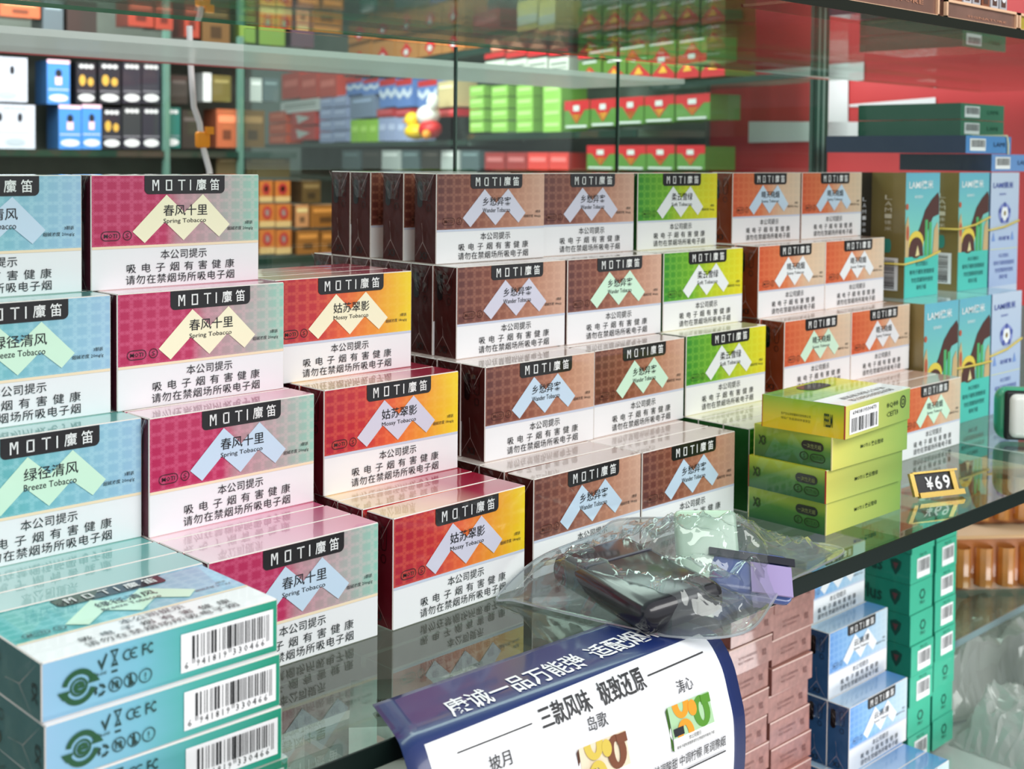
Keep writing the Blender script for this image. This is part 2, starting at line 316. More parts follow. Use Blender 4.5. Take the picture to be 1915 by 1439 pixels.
def print_meshes(k, emb):
    """the meshes of the printed parts, shared by all cartons of one kind"""
    if ('p', k) not in PART:
        tab = Print(front); r = .045; c0, c1, h = .297, .777, .172; rx = r / W * 1.0
        pts = [(c0, .008), (c0, h - r)] + [(c0 + rx * (1 - math.cos(t)), h - r + r * math.sin(t)) for t in [math.pi / 2 * i / 5 for i in range(1, 6)]]
        pts += [(c1 - rx + rx * math.sin(t), h - r + r * math.cos(t)) for t in [math.pi / 2 * i / 5 for i in range(6)]] + [(c1, .008)]
        tab.poly(pts, mat((20, 16, 20), .3, coat=.6), .005)
        lt = Print(front); wm = mat((240, 240, 240), .5)
        y0, y1 = .045, .142; s = .0075; sh = .0115
        # thin geometric capitals drawn as strokes
        def bar(a, b_, c, d): lt.rect(a, b_, c, d, wm, .01)
        x = .340; bar(x, y0, x + s, y1); bar(x + .032, y0, x + .032 + s, y1); lt.poly([(x + .004, y0), (x + .012, y0), (x + .0218, y0 + .05), (x + .0178, y0 + .06)], wm, .01); lt.poly([(x + .0355, y0), (x + .0275, y0), (x + .0178, y0 + .05), (x + .0218, y0 + .06)], wm, .01)
        x = .418; bar(x, y0, x + s, y1); bar(x + .030, y0, x + .030 + s, y1); bar(x, y0, x + .034, y0 + sh); bar(x, y1 - sh, x + .034, y1)
        x = .490; bar(x, y0, x + .044, y0 + sh); bar(x + .019, y0, x + .019 + s, y1)
        x = .561; bar(x, y0, x + s, y1)
        lt.text('魔', .600, y0 - .008, .662, y1 + .002, wm, .01, bold=.012); lt.text('笛', .684, y0 - .008, .742, y1 + .002, wm, .01, bold=.012)
        warn = Print(front)
        cream = mat((250, 228, 196) if k in 'BS' else (205, 212, 232), .4, coat=.4)
        warn.rect(.006, .620, .994, .643, cream, .003)
        warn.text('本公司提示', .39, .668, .665, .752, INK, .008, spacing=1.05)
        warn.text('吸电子烟有害健康', .195, .780, .838, .862, INK, .008, spacing=1.85)
        warn.text('请勿在禁烟场所吸电子烟', .190, .880, .838, .962, INK, .008, spacing=1.12)
        fl = Print(front)
        n = FL[k][4]; fl.text(n, .405, .268, .668, .368, INK, .010, bold=.004, res=2)
        fl.text(FL[k][5], .405, .392, .66, .443, INK, .010, res=2)
        cr = Print(front)
        ink = INK if k in 'BSM' else mat((80, 40, 30), .5) if k in 'WO' else mat((50, 90, 30), .5) if k == 'G' else mat((60, 90, 130), .5)
        cr.text('3颗装', .906, .430, .956, .464, INK, .007); cr.text('烟碱浓度 %smg/g' % FL[k][6], .795, .480, .958, .520, INK, .007)
        cr.pill(.052, .488, .160, .572, .006, ink, asp=1 / W); cr.text('MOTI', .070, .512, .142, .548, ink, .007, bold=.01)
        cr.ring(.199, .530, .042 / W, .042, .006, ink, asp=1 / W); cr.text('S', .190, .510, .208, .550, ink, .007)
        PART['p', k] = [p.b.mesh(nm) for p, nm in ((tab, 'brand_tab'), (lt, 'lettering'), (warn, 'warning_panel'), (fl, 'lettering'), (cr, 'corner_print'))]
        # print on the left end
        def left(u, v, l): return (-W / 2 - l, T * (1 - u), 1 - v)
        en = Print(left); dk = mat((14, 12, 14), .3, coat=.5); di = mat(tuple(int(c * .45) for c in FL[k][2]), .5)
        en.pill(.12, .08, .40, .42, 0, dk, asp=1, fill=dk) if False else None
        def vp(u0, v0, u1, v1, w, m, fill=False):
            rx = (u1 - u0) / 2; ry = rx * T; cu = (u0 + u1) / 2
            out = lambda d: [(cu + (rx - d / T) * math.cos(t), v0 + ry - (ry - d) * math.sin(t)) for t in [math.pi * i / 8 for i in range(9)]] + [(cu - (rx - d / T) * math.cos(t), v1 - ry + (ry - d) * math.sin(t)) for t in [math.pi * i / 8 for i in range(9)]]
            A = out(0)
            if fill: en.poly(A, m, .004); return
            B = out(w)
            for i in range(len(A)): j = (i + 1) % len(A); en.poly([A[i], A[j], B[j], B[i]], m, .004)
        vp(.14, .09, .38, .38, 0, dk, True); vp(.56, .09, .78, .31, .008, di); en.ring(.67, .38, .10, .04, .008, di, asp=1 / T)
        en.text('X3', .25, .87, .62, .95, di, .004, bold=.03)
        PART['e', k] = en.b.mesh('end_print')
        # crumpled film folded over the left end
        rnd = random.Random(hash(k) % 97)
        b = MB(); P = lambda u, v, l: (-W / 2 - .006 - l, T * u, v)
        n, m_ = 5, 9
        G = [[P(i / n, j / m_, (0 if i in (0, n) or j in (0, m_) else rnd.uniform(.0, .024))) for j in range(m_ + 1)] for i in range(n + 1)]
        for i in range(n):
            for j in range(m_):
                b.poly([G[i][j], G[i + 1][j], G[i + 1][j + 1]], FILM); b.poly([G[i][j], G[i + 1][j + 1], G[i][j + 1]], FILM)
        seam = mat((225, 200, 195), .2, coat=1)
        K = 7; H_ = [[P(.5 + (i / K - .5) * (.35 + .6 * j / K), .70 + .285 * j / K, rnd.uniform(.004, .03)) for j in range(K + 1)] for i in range(K + 1)]
        for i in range(K):
            for j in range(K):
                b.poly([H_[i][j], H_[i + 1][j], H_[i + 1][j + 1]], FILM2); b.poly([H_[i][j], H_[i + 1][j + 1], H_[i][j + 1]], FILM2)
        for a, c, d in (((0, 0), (.5, .24), .005), ((1, 0), (.5, .24), .005), ((.5, .24), (.55, .45), .003), ((0, 1), (.35, .8), .003), ((1, 1), (.62, .8), .003)):
            (ua, va), (uc, vc) = a, c
            b.poly([P(ua, va, .027), P(uc, vc, .027), P(uc + d / T, vc, .027), P(ua + d / T * (-1 if ua else 1), va + d, .027)], seam)
        PART['f', k] = b.mesh('film_fold')
    if ('m', emb) not in PART:
        em = Print(front)
        M_ = [(.228, .498), (.424, .178), (.53, .34), (.642, .178), (.809, .46), (.742, .571), (.636, .421), (.525, .591), (.414, .421), (.297, .602)]
        mm = mat(EMB[emb], .3, coat=.5)
        for idx in ((0, 1, 8, 9), (1, 2, 7, 8), (2, 3, 6, 7), (3, 4, 5, 6)): em.poly([M_[i] for i in reversed(idx)], mm, .006)
        PART['m', emb] = em.b.mesh('emblem')
    return PART['p', k], PART['m', emb], PART['e', k], PART['f', k]
def child(name, me, parent):
    o = bpy.data.objects.new(name, me); COL.objects.link(o); o.parent = parent; return o
def carton(k, emb, label, loc, rot=(0, 0, 0), group=None, full=True, end=True, bottom=None):
    t = thing('pod_carton', label, 'carton', loc, rot, group)
    (tab, lt, wn, fl, cr), em, en, fo = print_meshes(k, emb)
    child('carton_card', body_mesh(k, bottom), t)
    if full:
        a = child('brand_tab', tab, t); child('lettering', lt, a)
        child('warning_panel', wn, t); e = child('emblem', em, t); child('lettering', fl, e); child('corner_print', cr, t)
    if end: child('end_print', en, t); child('film_fold', fo, t)
    return t

ROW = {1: 'top tier', 2: 'second tier', 3: 'third tier', 4: 'bottom tier on the glass'}
COLN = {'B': 'above the barcode stack', 'S': 'beside the pale teal ones', 'M': 'beside the magenta ones', 'Wa': 'brown column nearer the crimson ones', 'Wb': 'brown column nearer the green ones',
        'G': 'beside the brown ones', 'Oa': 'orange column nearer the green ones', 'Ob': 'orange column nearer the tall boxes'}
# column, tier, right edge, front plane, turn (degrees), emblem tone
BX = [('B', 1, -1.93, 1.56, 0, 'ice'), ('B', 2, -1.84, 1.22, 0, 'mint'), ('B', 3, -1.74, .88, 0, 'mint'), ('B', 4, -1.72, -.06, 0, 'mint'),
 ('S', 1, -.18, 1.54, .2, 'cream'), ('S', 2, -.11, 1.22, .5, 'cream'), ('S', 3, -.04, .83, 1.2, 'ice'), ('S', 4, -.02, -.1, 0, 'ice'),
 ('M', 2, 1.60, 1.42, 0, 'cream'), ('M', 3, 1.796, .90, .2, 'lilac'), ('M', 4, 1.819, -.06, 1.6, 'lilac'),
 ('Wa', 1, 3.943, 1.80, -.2, 'lilac'), ('Wb', 1, 5.652, 1.87, -.6, 'lilac'), ('Wa', 2, 3.928, 1.43, -.4, 'lilac'), ('Wb', 2, 5.623, 1.38, -1, 'mint'),
 ('Wa', 3, 3.828, .87, -.2, 'ice'), ('Wb', 3, 5.53, .93, 1.3, 'mint'), ('Wa', 4, 3.722, .08, 1.2, 'ice'), ('Wb', 4, 5.412, .07, 0, 'ice'),
 ('G', 1, 7.404, 1.87, 0, 'white'), ('G', 2, 7.37, 1.40, 0, 'white'), ('G', 3, 7.312, .97, -.3, 'white'),
 ('Oa', 1, 9.49, 1.9, -.2, 'ice'), ('Ob', 1, 11.195, 1.89, 0, 'ice'), ('Oa', 2, 9.43, 1.42, .4, 'white'), ('Ob', 2, 11.12, 1.43, .4, 'white'),
 ('Oa', 3, 9.47, 1.0, 0, 'mint'), ('Ob', 3, 11.16, 1.0, .2, 'white'), ('Ob', 4, 11.06, .1, -.4, 'mint')]
ORD = ['first', 'second', 'third', 'fourth', 'fifth', 'sixth', 'seventh']
for c, r, xr, y, yaw, emb in BX:
    k = c[0]; a = math.radians(yaw)
    carton(k, emb, '%s carton facing out, %s, %s' % (FL[k][7], ROW[r].replace(' on the glass', ''), COLN[c]), (xr - W / 2 * math.cos(a), y - W / 2 * math.sin(a), 4 - r), (0, 0, a), 'cartons facing out on the stepped display')
# cartons standing behind the front ones: their tops and ends show
FILL = {'B': -.06, 'S': -.1, 'M': -.04, 'Wa': .1, 'Wb': .07, 'G': .02, 'Oa': .1, 'Ob': .1}
rnd = random.Random(3)
for c, r, xr, y, yaw, emb in BX + [('G', 4, 7.32, .02, 0, 'white'), ('Oa', 4, 9.36, .1, 0, 'white')]:
    k = c[0]
    if r == 1: continue
    n = {4: 6, 3: 4, 2: 3}[r] + ({4: 4, 3: 4}.get(r, 0) if c == 'Wa' else 0)
    for i in range(0 if (c, r) in (('G', 4), ('Oa', 4)) else 1, n + 1):
        if c == 'M' and r == 2 and i > 2: continue
        xo = rnd.uniform(-.012, .012)
        vis = i <= 2
        carton(k, emb, '%s carton %s behind the front, %s%s' % (FL[k][7], ORD[min(i, 6)] if vis else 'deep', ROW[r].split(' on')[0], {'Wa': ', crimson side', 'Wb': ', green side', 'Oa': ', green side', 'Ob': ', tall-box side'}.get(c, '')),
               (xr - W / 2 + xo - .012, y + i * (T + .004) + abs(xo), 4 - r), (0, 0, 0), 'cartons standing behind the front ones, %s %s' % (c, r), full=False, end=(c in ('Wa', 'M', 'Oa')))
for i, (y, lab) in enumerate(((2.368, 'second brown carton from the front in the top tier, a gap before it'), (2.955, 'third brown carton from the front in the top tier, leaving a gap'), (3.33, 'rearmost brown carton in the top tier'))):
    carton('W', 'lilac', lab, (2.26 + W / 2 - .01 * i, y, 3), (0, 0, 0), 'brown cartons at the end of the top tier')
for i in range(3): carton('W', 'lilac', 'brown carton supporting the rear of the top tier, below the %s gap' % ('near', 'middle', 'far')[i], (3.08, 1.43 + 4 * (T + .004) + i * (T + .004), 2), full=False, group='brown cartons under the rear of the top tier')

# ------------------------------------------------------------------ glass shelves of the case
def shelf(name, label, x0, x1, y0, y1, z, th, edge, back):
    t = thing(name, label, 'shelf', ((x0 + x1) / 2, (y0 + y1) / 2, z - th))
    cx, cy = (x0 + x1) / 2, (y0 + y1) / 2
    b = MB(); b.box((x0 - cx, y0 - cy + .02, 0), (x1 - cx, y1 - cy - .02, th), GLASS); b.build('glass_plate', t)
    b = MB(); b.box((x0 - cx, y0 - cy, 0), (x1 - cx, y0 - cy + .018, th), edge); b.build('front_edge', t)
    b = MB(); b.box((x0 - cx, y1 - cy - .018, 0), (x1 - cx, y1 - cy, min(th, .045)), back); b.build('back_edge', t)
    return t
shelf('glass_shelf', 'thick clear glass shelf with a dark front edge under the cartons', -9, 11.13, -1.74, 4.4, 0, .17, GEDGE, GREENEDGE)
shelf('glass_shelf', 'neighbouring glass shelf beyond the pale joint, under the tall teal boxes', 11.17, 20.5, -1.70, 4.4, 0, .17, GEDGE, GREENEDGE)
b = MB(); b.box((11.13, -1.72, -.16), (11.17, 4.4, .005), mat((190, 214, 208), .2, coat=1)); tag(b.build('joint_strip'), 'pale glass joint between the two lower shelves', 'strip')
shelf('glass_shelf', 'upper glass shelf overhead with a bright green rear edge', -9, 20.5, -1.66, 4.5, 5.845, .115, mat((26, 30, 22), .5, spec=.2), GREENEDGE)
for i, (x, lab) in enumerate(((4.93, 'brown'), (8.33, 'orange'))):
    t = thing('glass_partition', 'clear upright glass pane behind the cartons, nearer the %s cartons' % lab, 'partition', (x, 4.5, 0))
    b = MB(); b.box((-3.37, 0, .0), (0, .05, 5.7), PANE); b.build('pane', t)
    b = MB(); b.box((0, 0, 0), (.028, .05, 5.7), mat((60, 92, 80), .2, coat=1)); b.build('edge', t)
t = thing('glass_partition', 'clear upright glass pane behind the cartons, ending at the green corner post', 'partition', (13.9, 4.5, 0))
b = MB(); b.box((-5.5, 0, 0), (0, .05, 5.7), PANE); b.build('pane', t)
for i, (c, w) in enumerate((((60, 92, 80), .05), ((150, 176, 164), .03), ((70, 104, 92), .05), ((176, 196, 186), .03), ((74, 92, 80), .06))):
    b = MB(); x = i * .09; b.box((x, 0, 0), (x + w + .03, .12, 5.7), mat(c, .2, coat=1)); b.build('post_strip', t)

# ------------------------------------------------------------------ stack of four teal cartons lying on their backs, barcode ends out
bot = artmat('carton_base_B', [(0, (150, 196, 228)), (.35, (120, 190, 212)), (.62, (70, 175, 165)), (1, (8, 150, 118))], (0, 0, 0), 0)
GREEN = mat((22, 84, 48), .4, coat=.4); DK = mat((24, 62, 58), .4, coat=.4)
def basef(u, v, l): return (-W / 2 + u * W, T * v, -l)      # seen from the front when the carton lies on its back: v runs down
BP = None
def base_print(t):
    global BP
    if BP is None:
        P = Print(basef)
        asp = T / W
        cu, cv, R = .140, .56, .30
        P.ring(cu, cv, R * asp, R, .09, GREEN, asp=asp, a0=.04, a1=.46, n=14); P.ring(cu, cv, R * asp, R, .09, GREEN, asp=asp, a0=.54, a1=.96, n=14)
        for s in (1, -1): P.poly([(cu + s * (R + .07) * asp, cv - s * .02), (cu + s * (R - .16) * asp, cv - s * .02), (cu + s * (R - .03) * asp, cv + s * (-.02 - .15))], GREEN, .008)
        P.ring(cu, cv, R * .52 * asp, R * .52, .035, GREEN, asp=asp); P.text('e', cu - .10 * asp, cv - .10, cu + .11 * asp, cv + .11, GREEN, bold=.03, res=2)
        P.poly([(.213, .22), (.220, .20), (.228, .30), (.247, .12), (.252, .15), (.230, .40)], DK, .006); P.text('RoHS', .208, .42, .248, .47, DK, bold=.02)
        P.text('X', .266, .12, .294, .38, DK); P.rect(.264, .10, .296, .13, DK); P.rect(.270, .34, .290, .38, DK); P.rect(.268, .45, .292, .49, DK)
        for u in (.334, .362): P.ring(u, .25, .095 * asp, .095, .026, DK, asp=asp, a0=.16, a1=.84)
        P.rect(.346, .238, .364, .264, DK); P.text('FC', .392, .14, .436, .34, DK, bold=.02)
        for j in range(3): P.ring(.222, .72, .11 * asp, .11, .05, DK, asp=asp, a0=j / 3 + .03, a1=j / 3 + .27, n=2)
        for u, s in ((.283, '18'), (.344, None), (.405, '!')):
            P.ring(u, .70, .125 * asp, .125, .018, DK, asp=asp)
            if s: P.text(s, u - (.04 if s == '18' else .008) * asp * 1.6, .63, u + (.04 if s == '18' else .008) * asp * 1.6, .77, DK, bold=.02)
            else: P.poly([(u - .003, .60), (u + .004, .60), (u + .010, .80), (u - .009, .80)], DK)
            if s != '!': P.poly([(u - .085 * asp, .62), (u - .07 * asp, .60), (u + .085 * asp, .78), (u + .07 * asp, .80)], DK, .009)
        P2 = Print(basef); barcode(P2, .555, .17, .975, .86, digits=('6', '941819', '330466'), seed=5)
        BP = (P.b.mesh('mark_print'), P2.b.mesh('barcode_label'))
    child('mark_print', BP[0], t); child('barcode_label', BP[1], t)
for i, (x, y, yaw) in enumerate(((-3.561, -1.46, .3), (-3.62, -1.463, -.2), (-3.627, -1.455, .2), (-3.632, -1.423, 0))):
    t = carton('B', 'mint', 'pale teal carton lying flat in the barcode stack, %s' % ('bottom of the four', 'third from the top', 'second from the top', 'topmost of the four')[i],
               (x + W / 2, y, i * (T + .002)), (-math.pi / 2, 0, math.radians(yaw)), 'teal cartons lying in a stack at the front left', bottom=bot)
    base_print(t)

# ------------------------------------------------------------------ stack of four green cartons lying flat on the glass
gl_ = artmat('green_long', [(0, (228, 222, 108)), (.3, (200, 208, 104)), (1, (138, 176, 84))], (0, 0, 0), 0)
ge_ = artmat('green_end', [(0, (24, 92, 44)), (.5, (70, 130, 40)), (1, (185, 205, 60))], (0, 0, 0), 0, axis=1)
gy_ = artmat('green_end_yellow', [(0, (238, 200, 16)), (.4, (225, 205, 30)), (1, (140, 185, 40))], (0, 0, 0), 0, axis=1)
def flat_green(i, loc, yaw, upper, label):
    t = thing('pod_carton', label, 'carton', loc, (0, 0, math.radians(yaw)), 'green cartons lying in a stack on the glass')
    b = MB(); b.box((0, 0, 0), (W * .97, 1.04, T), mat((90, 150, 40), .35, coat=.6), top=ART['G'] if upper else mat((214, 204, 40), .35, coat=.8), front=(gl_), left=gy_ if upper else ge_)
    b.build('carton_card', t)
    b = MB(); e = .01
    for p, q in (((-.003, -.003, 0), (e, e, T)), ((-.003, 1.035, 0), (.006, 1.043, T))): b.box(p, q, mat((170, 60, 40) if (i in (1, 3)) else (236, 224, 150), .5))
    b.box((0, -.002, T - .006), (W * .97, .008, T + .003), mat((226, 228, 180), .5)); b.build('card_edge', t)
    Wf = W * .97
    Pf = Print(lambda u, v, l: (u * Wf, -l, T * (1 - v))); Pl = Print(lambda u, v, l: (-l, 1.04 * (1 - u), T * (1 - v)))
    dg = mat((40, 62, 24), .5)
    if not upper:
        Pf.text('MOTI S 柔云雪绿', .36, .42, .66, .56, dg, bold=.008)
        Pl.text('X3', .06, .32, .16, .62, dg, bold=.03); Pl.pill(.62, .22, .90, .50, 0, INK, asp=T, fill=mat((28, 34, 22), .3, coat=.5)); Pl.text('一次性无烟', .65, .30, .87, .44, mat((140, 150, 90), .5), .009)
        Pl.ring(.655, .70, .055, .13, .03, dg, asp=T); Pl.text('S', .64, .63, .67, .77, dg); Pl.pill(.73, .58, .92, .84, .03, dg, asp=T); Pl.text('MOTI X3', .76, .65, .89, .77, dg)
    else:
        barcode(Pf, .06, .16, .49, .90, seed=9, flip=True); Pf.text('6941819330473', .10, .20, .45, .32, INK, .012)
        Pf.ring(.88, .38, .045, .20, .04, INK, asp=T / W); Pf.ring(.88, .38, .022, .10, .03, INK, asp=T / W)
        Pf.text('8Q88', .62, .28, .80, .46, dg); Pf.text('CEΠ3', .62, .56, .80, .72, dg)
        Pl.text('FEELM', .76, .30, .86, .70, dg, bold=.02); Pl.text('生产企业深圳雷炎科技有限公司', .24, .44, .60, .52, dg); Pl.text('地址广东省深圳市宝安区', .24, .58, .60, .66, dg)
        Pt = Print(lambda u, v, l: (u * Wf, 1.04 * (1 - v), T + l)); Pt.rect(.0, .62, 1, 1, WHITE); Pt.text('请勿在禁烟场所吸电子烟', .2, .86, .84, .95, INK, flip=True); Pt.text('吸电子烟有害健康', .2, .74, .84, .83, INK, flip=True); Pt.pill(.35, .06, .7, .3, 0, INK, fill=INK, asp=.6); Pt.build('top_print', t)
    Pf.build('long_side_print', t); Pl.build('end_print', t)
flat_green(0, (5.50, -1.115, 0), 0, False, 'green carton lying flat on the glass, bottom of the stack of four')
flat_green(1, (5.44, -1.14, T), -.8, False, 'green carton lying flat in the stack of four, second from the bottom')
flat_green(2, (5.49, -1.18, 2 * T), -.5, False, 'green carton lying flat in the stack of four, second from the top')
flat_green(3, (5.50, -1.33, 3 * T), 4.0, True, 'yellow-green carton with white barcode label on top of the flat stack')

# ------------------------------------------------------------------ price holder
t = thing('price_holder', 'small gold price holder reading 69 in white on black, standing on the glass', 'price tag', (7.98, -1.17, .0), (0, 0, math.radians(-22)))
GOLD = mat((236, 200, 112), .22, metal=.85); blk = mat((16, 16, 18), .3, coat=.5)
hw, hh, lean = .30, .20, .10
def tp(x, s, d): return (x, s * .11 - d * .9, .05 + s * hh * 1.25 + d * .3)
def bar3(b, x0, x1, s0, s1, d0, d1, m):
    c = [tp(x, s, d) for d in (d0, d1) for s in (s0, s1) for x in (x0, x1)]
    for f in ((0, 1, 3, 2), (5, 4, 6, 7), (1, 0, 4, 5), (2, 3, 7, 6), (0, 2, 6, 4), (3, 1, 5, 7)): b.poly([c[i] for i in f], m)
b = MB(); bar3(b, -hw, hw, 0, 1, 0, .01, blk); b.build('backing', t)
b = MB(); bar3(b, -hw - .03, hw + .06, -.14, .10, .0, .07, GOLD); b.build('bottom_rail', t)
b = MB(); bar3(b, -hw - .05, hw + .04, .95, 1.04, .0, .05, GOLD); b.build('top_rail', t)
b = MB(); bar3(b, -hw - .10, -hw - .04, -.05, 1.0, .0, .05, GOLD); bar3(b, hw - .07, hw, 0, 1, .0, .035, GOLD); b.build('side_rail', t)
Pt = Print(lambda u, v, l: tp(-hw + u * 2 * hw, 1 - v, .012 + l)); wm = mat((245, 245, 245), .4)
Pt.text('¥', .22, .22, .40, .80, wm, bold=.02, res=3); Pt.text('6', .45, .20, .62, .82, wm, bold=.02, res=3); Pt.text('9', .67, .20, .84, .82, wm, bold=.02, res=3); Pt.build('lettering', t)

# ------------------------------------------------------------------ leaflet hung over the shelf edge
LP = [(-.98, -1.25, .03), (-1.10, -1.55, .035), (-1.24, -1.88, .035), (-1.29, -2.03, -.07), (-1.31, -2.15, -.25), (-1.33, -2.24, -.5), (-1.34, -2.28, -1.0), (-1.34, -2.2, -1.9)]
RP = [(2.10, -1.34, .03), (2.13, -1.70, .035), (2.15, -2.10, .02), (2.15, -2.28, -.16), (2.15, -2.37, -.40), (2.15, -2.43, -.63), (2.15, -2.43, -1.10), (2.15, -2.3, -1.95)]
TK = [0, .36, .72, .92, 1.14, 1.38, 1.85, 2.7]
def cr(P, t):
    i = max(0, min(len(TK) - 2, next((k for k in range(len(TK) - 1) if t < TK[k + 1]), len(TK) - 2)))
    s = (t - TK[i]) / (TK[i + 1] - TK[i]); p = [Vector(P[max(0, min(len(P) - 1, j))]) for j in (i - 1, i, i + 1, i + 2)]
    m1 = (p[2] - p[0]) / (TK[i + 1] - TK[max(i - 1, 0)]) * (TK[i + 1] - TK[i]); m2 = (p[3] - p[1]) / (TK[min(i + 2, len(TK) - 1)] - TK[i]) * (TK[i + 1] - TK[i])
    return (2 * s ** 3 - 3 * s * s + 1) * p[1] + (s ** 3 - 2 * s * s + s) * m1 + (-2 * s ** 3 + 3 * s * s) * p[2] + (s ** 3 - s * s) * m2
def sheet(u, t, l=0):
    a, b_ = cr(LP, t), cr(RP, t); p = a.lerp(b_, u)
    q = cr(LP, t + .02).lerp(cr(RP, t + .02), u); n = (b_ - a).cross(q - p); n.normalize()
    if n.y > 0 and n.z < 0: n = -n
    if n.z < -.2 or (abs(n.z) < .5 and n.y > 0): n = -n
    return p + n * l
ls = thing('leaflet', 'navy and white flavour leaflet bent over the front edge of the glass', 'leaflet', (0, 0, 0))
NAVY = mat((20, 42, 104), .35, coat=.55, coatr=.1); PAPER = mat((244, 244, 248), .3, coat=1, coatr=.1)
def patch(name, u0, u1, t0, t1, l, m, nu=16, nt=44):
    b = MB(); V = [tuple(sheet(u0 + (u1 - u0) * i / nu, t0 + (t1 - t0) * j / nt - (.15 * (u0 + (u1 - u0) * i / nu - .5) * (1 - j / nt) if t0 else 0), l)) for j in range(nt + 1) for i in range(nu + 1)]
    F = [(j * (nu + 1) + i, j * (nu + 1) + i + 1, (j + 1) * (nu + 1) + i + 1, (j + 1) * (nu + 1) + i) for j in range(nt) for i in range(nu)]
    b.tris(V, F, m); o = b.build(name, ls, smooth=True); return o
o = patch('paper_sheet', 0, 1, 0, 2.7, 0, NAVY)
sm_ = o.modifiers.new('thick', 'SOLIDIFY'); sm_.thickness = .006 * U; sm_.offset = -1
patch('white_panel', .055, .955, .745, 2.7, .008, PAPER)
SL = lambda u, v, l: tuple(sheet(u, v - .15 * (u - .5), l))
Ps = Print(SL)
hv = mat((246, 246, 250), .4)
Ps.text('康诚一品万能弹', .155, .33, .60, .62, hv, .012, bold=.013, res=2); Ps.text('适配烟杆', .635, .33, .90, .60, hv, .012, bold=.013, res=2)
ink2 = mat((34, 34, 38), .5)
Ps.text('三款风味', .36, .80, .515, .96, ink2, .016, bold=.015, res=2); Ps.text('极致还原', .545, .80, .695, .96, ink2, .016, bold=.015, res=2)
for a, c in ((.125, .335), (.71, .915)):
    for k in range(6): Ps.poly([(a + (c - a) * k / 6, 0.89), (a + (c - a) * (k + 1) / 6, .89), (a + (c - a) * (k + 1) / 6, .88), (a + (c - a) * k / 6, .88)], ink2, .016)
Ps.text('涛心', .785, .985, .84, 1.075, ink2, .016, res=2); Ps.text('岛歌', .485, .985, .545, 1.085, ink2, .016, res=2); Ps.text('披月', .195, .985, .255, 1.085, ink2, .016, res=2)
Ps.build('lettering', ls)
def pack(u, t, cA, cB, cC, name):
    P = Print(lambda a, c, l: SL(u + a * .148, t + c * .33, l + .016))
    P.rect(0, .0, 1, .72, mat(cA, .4)); P.poly([(-.05, .06), (0, 0), (0, 1.0), (-.05, .96)], mat(tuple(int(c * .7) for c in cB), .4)); P.rect(0, .72, 1, 1, mat((250, 250, 250), .4))
    P.ring(.75, .36, .20, .36, .14, mat(cB, .4), l=.006); P.ring(.30, .0, .20, .34, .14, mat(cC, .4), l=.006, a0=.5, a1=1); P.ring(.30, .72, .20, .36, .14, mat(cC, .4), l=.007, a0=0, a1=.5)
    P.disc(.55, .2, .1, .18, mat(cC, .4), .008); P.rect(.78, .02, 1, .22, mat(cB, .4), .009); P.rect(.03, .50, .26, .68, INK, .009)
    P.text('吸电子烟有害健康请勿在禁烟场所吸电子烟', .06, .90, .96, .98, ink2, .009); P.text('本公司提示', .35, .76, .65, .86, ink2, .009)
    P.build(name, ls)
pack(.44, 1.16, (240, 224, 196), (126, 74, 50), (222, 196, 84), 'printed_pack'); pack(.735, 1.13, (178, 216, 170), (88, 150, 44), (246, 160, 40), 'printed_pack')
pack(.15, 1.18, (236, 200, 196), (180, 60, 60), (240, 150, 120), 'printed_pack')
P = Print(SL); P.text('前调酸甜 中调柠檬 尾调豫烟', .665, 1.515, .92, 1.60, ink2, .016); P.rect(.68, 1.64, .92, 1.652, ink2, .016); P.build('small_lettering', ls)

# ------------------------------------------------------------------ clear bag with devices
RIM = [(1.36, -.16, .03), (1.9, -.16, .28), (2.81, -.08, .32), (3.21, -.06, .39), (4.12, -.14, .25), (4.93, -.38, .12), (4.78, -1.0, .1), (5.14, -1.55, .02), (4.41, -1.71, .02), (3.9, -1.76, .03), (3.45, -1.9, .05), (2.95, -2.13, .08), (2.33, -2.36, .08), (1.95, -2.29, .08), (1.7, -1.95, .06), (1.66, -1.69, .05), (1.59, -1.23, .03), (1.5, -.71, .02), (1.42, -.32, .02)]
bagc = Vector((2.75, -1.15, 0))
t = thing('plastic_bag', 'crumpled clear plastic bag lying on the glass over the leaflet', 'bag')
RIDGES = [((1.5, -.25, .12), (1.78, -.55, .46)), ((1.78, -.55, .46), (1.95, -1.85, .44)), ((1.78, -.55, .46), (2.5, -.62, .46)), ((2.5, -.62, .46), (2.62, -1.75, .42)), ((1.95, -1.85, .44), (2.62, -1.75, .42)),
          ((2.5, -.62, .46), (2.85, -1.02, .70)), ((2.85, -1.02, .70), (3.35, -1.38, .70)), ((2.81, -.1, .34), (2.85, -1.02, .70)), ((4.1, -.2, .28), (3.2, -1.1, .70)), ((3.35, -1.38, .70), (4.9, -.45, .12)),
          ((3.35, -1.38, .66), (5.05, -1.5, .05)), ((3.35, -1.38, .70), (3.72, -1.55, .44)), ((3.0, -1.85, .38), (3.72, -1.55, .44)), ((1.95, -1.85, .44), (1.95, -2.25, .14)), ((2.62, -1.75, .42), (2.5, -2.3, .14)), ((3.0, -1.85, .38), (2.7, -2.2, .12)),
          ((1.45, -.35, .06), (1.7, -1.2, .25)), ((3.21, -.1, .4), (3.0, -.8, .5)), ((4.93, -.42, .12), (4.0, -.9, .34)), ((4.6, -1.62, .06), (3.8, -1.2, .36))]
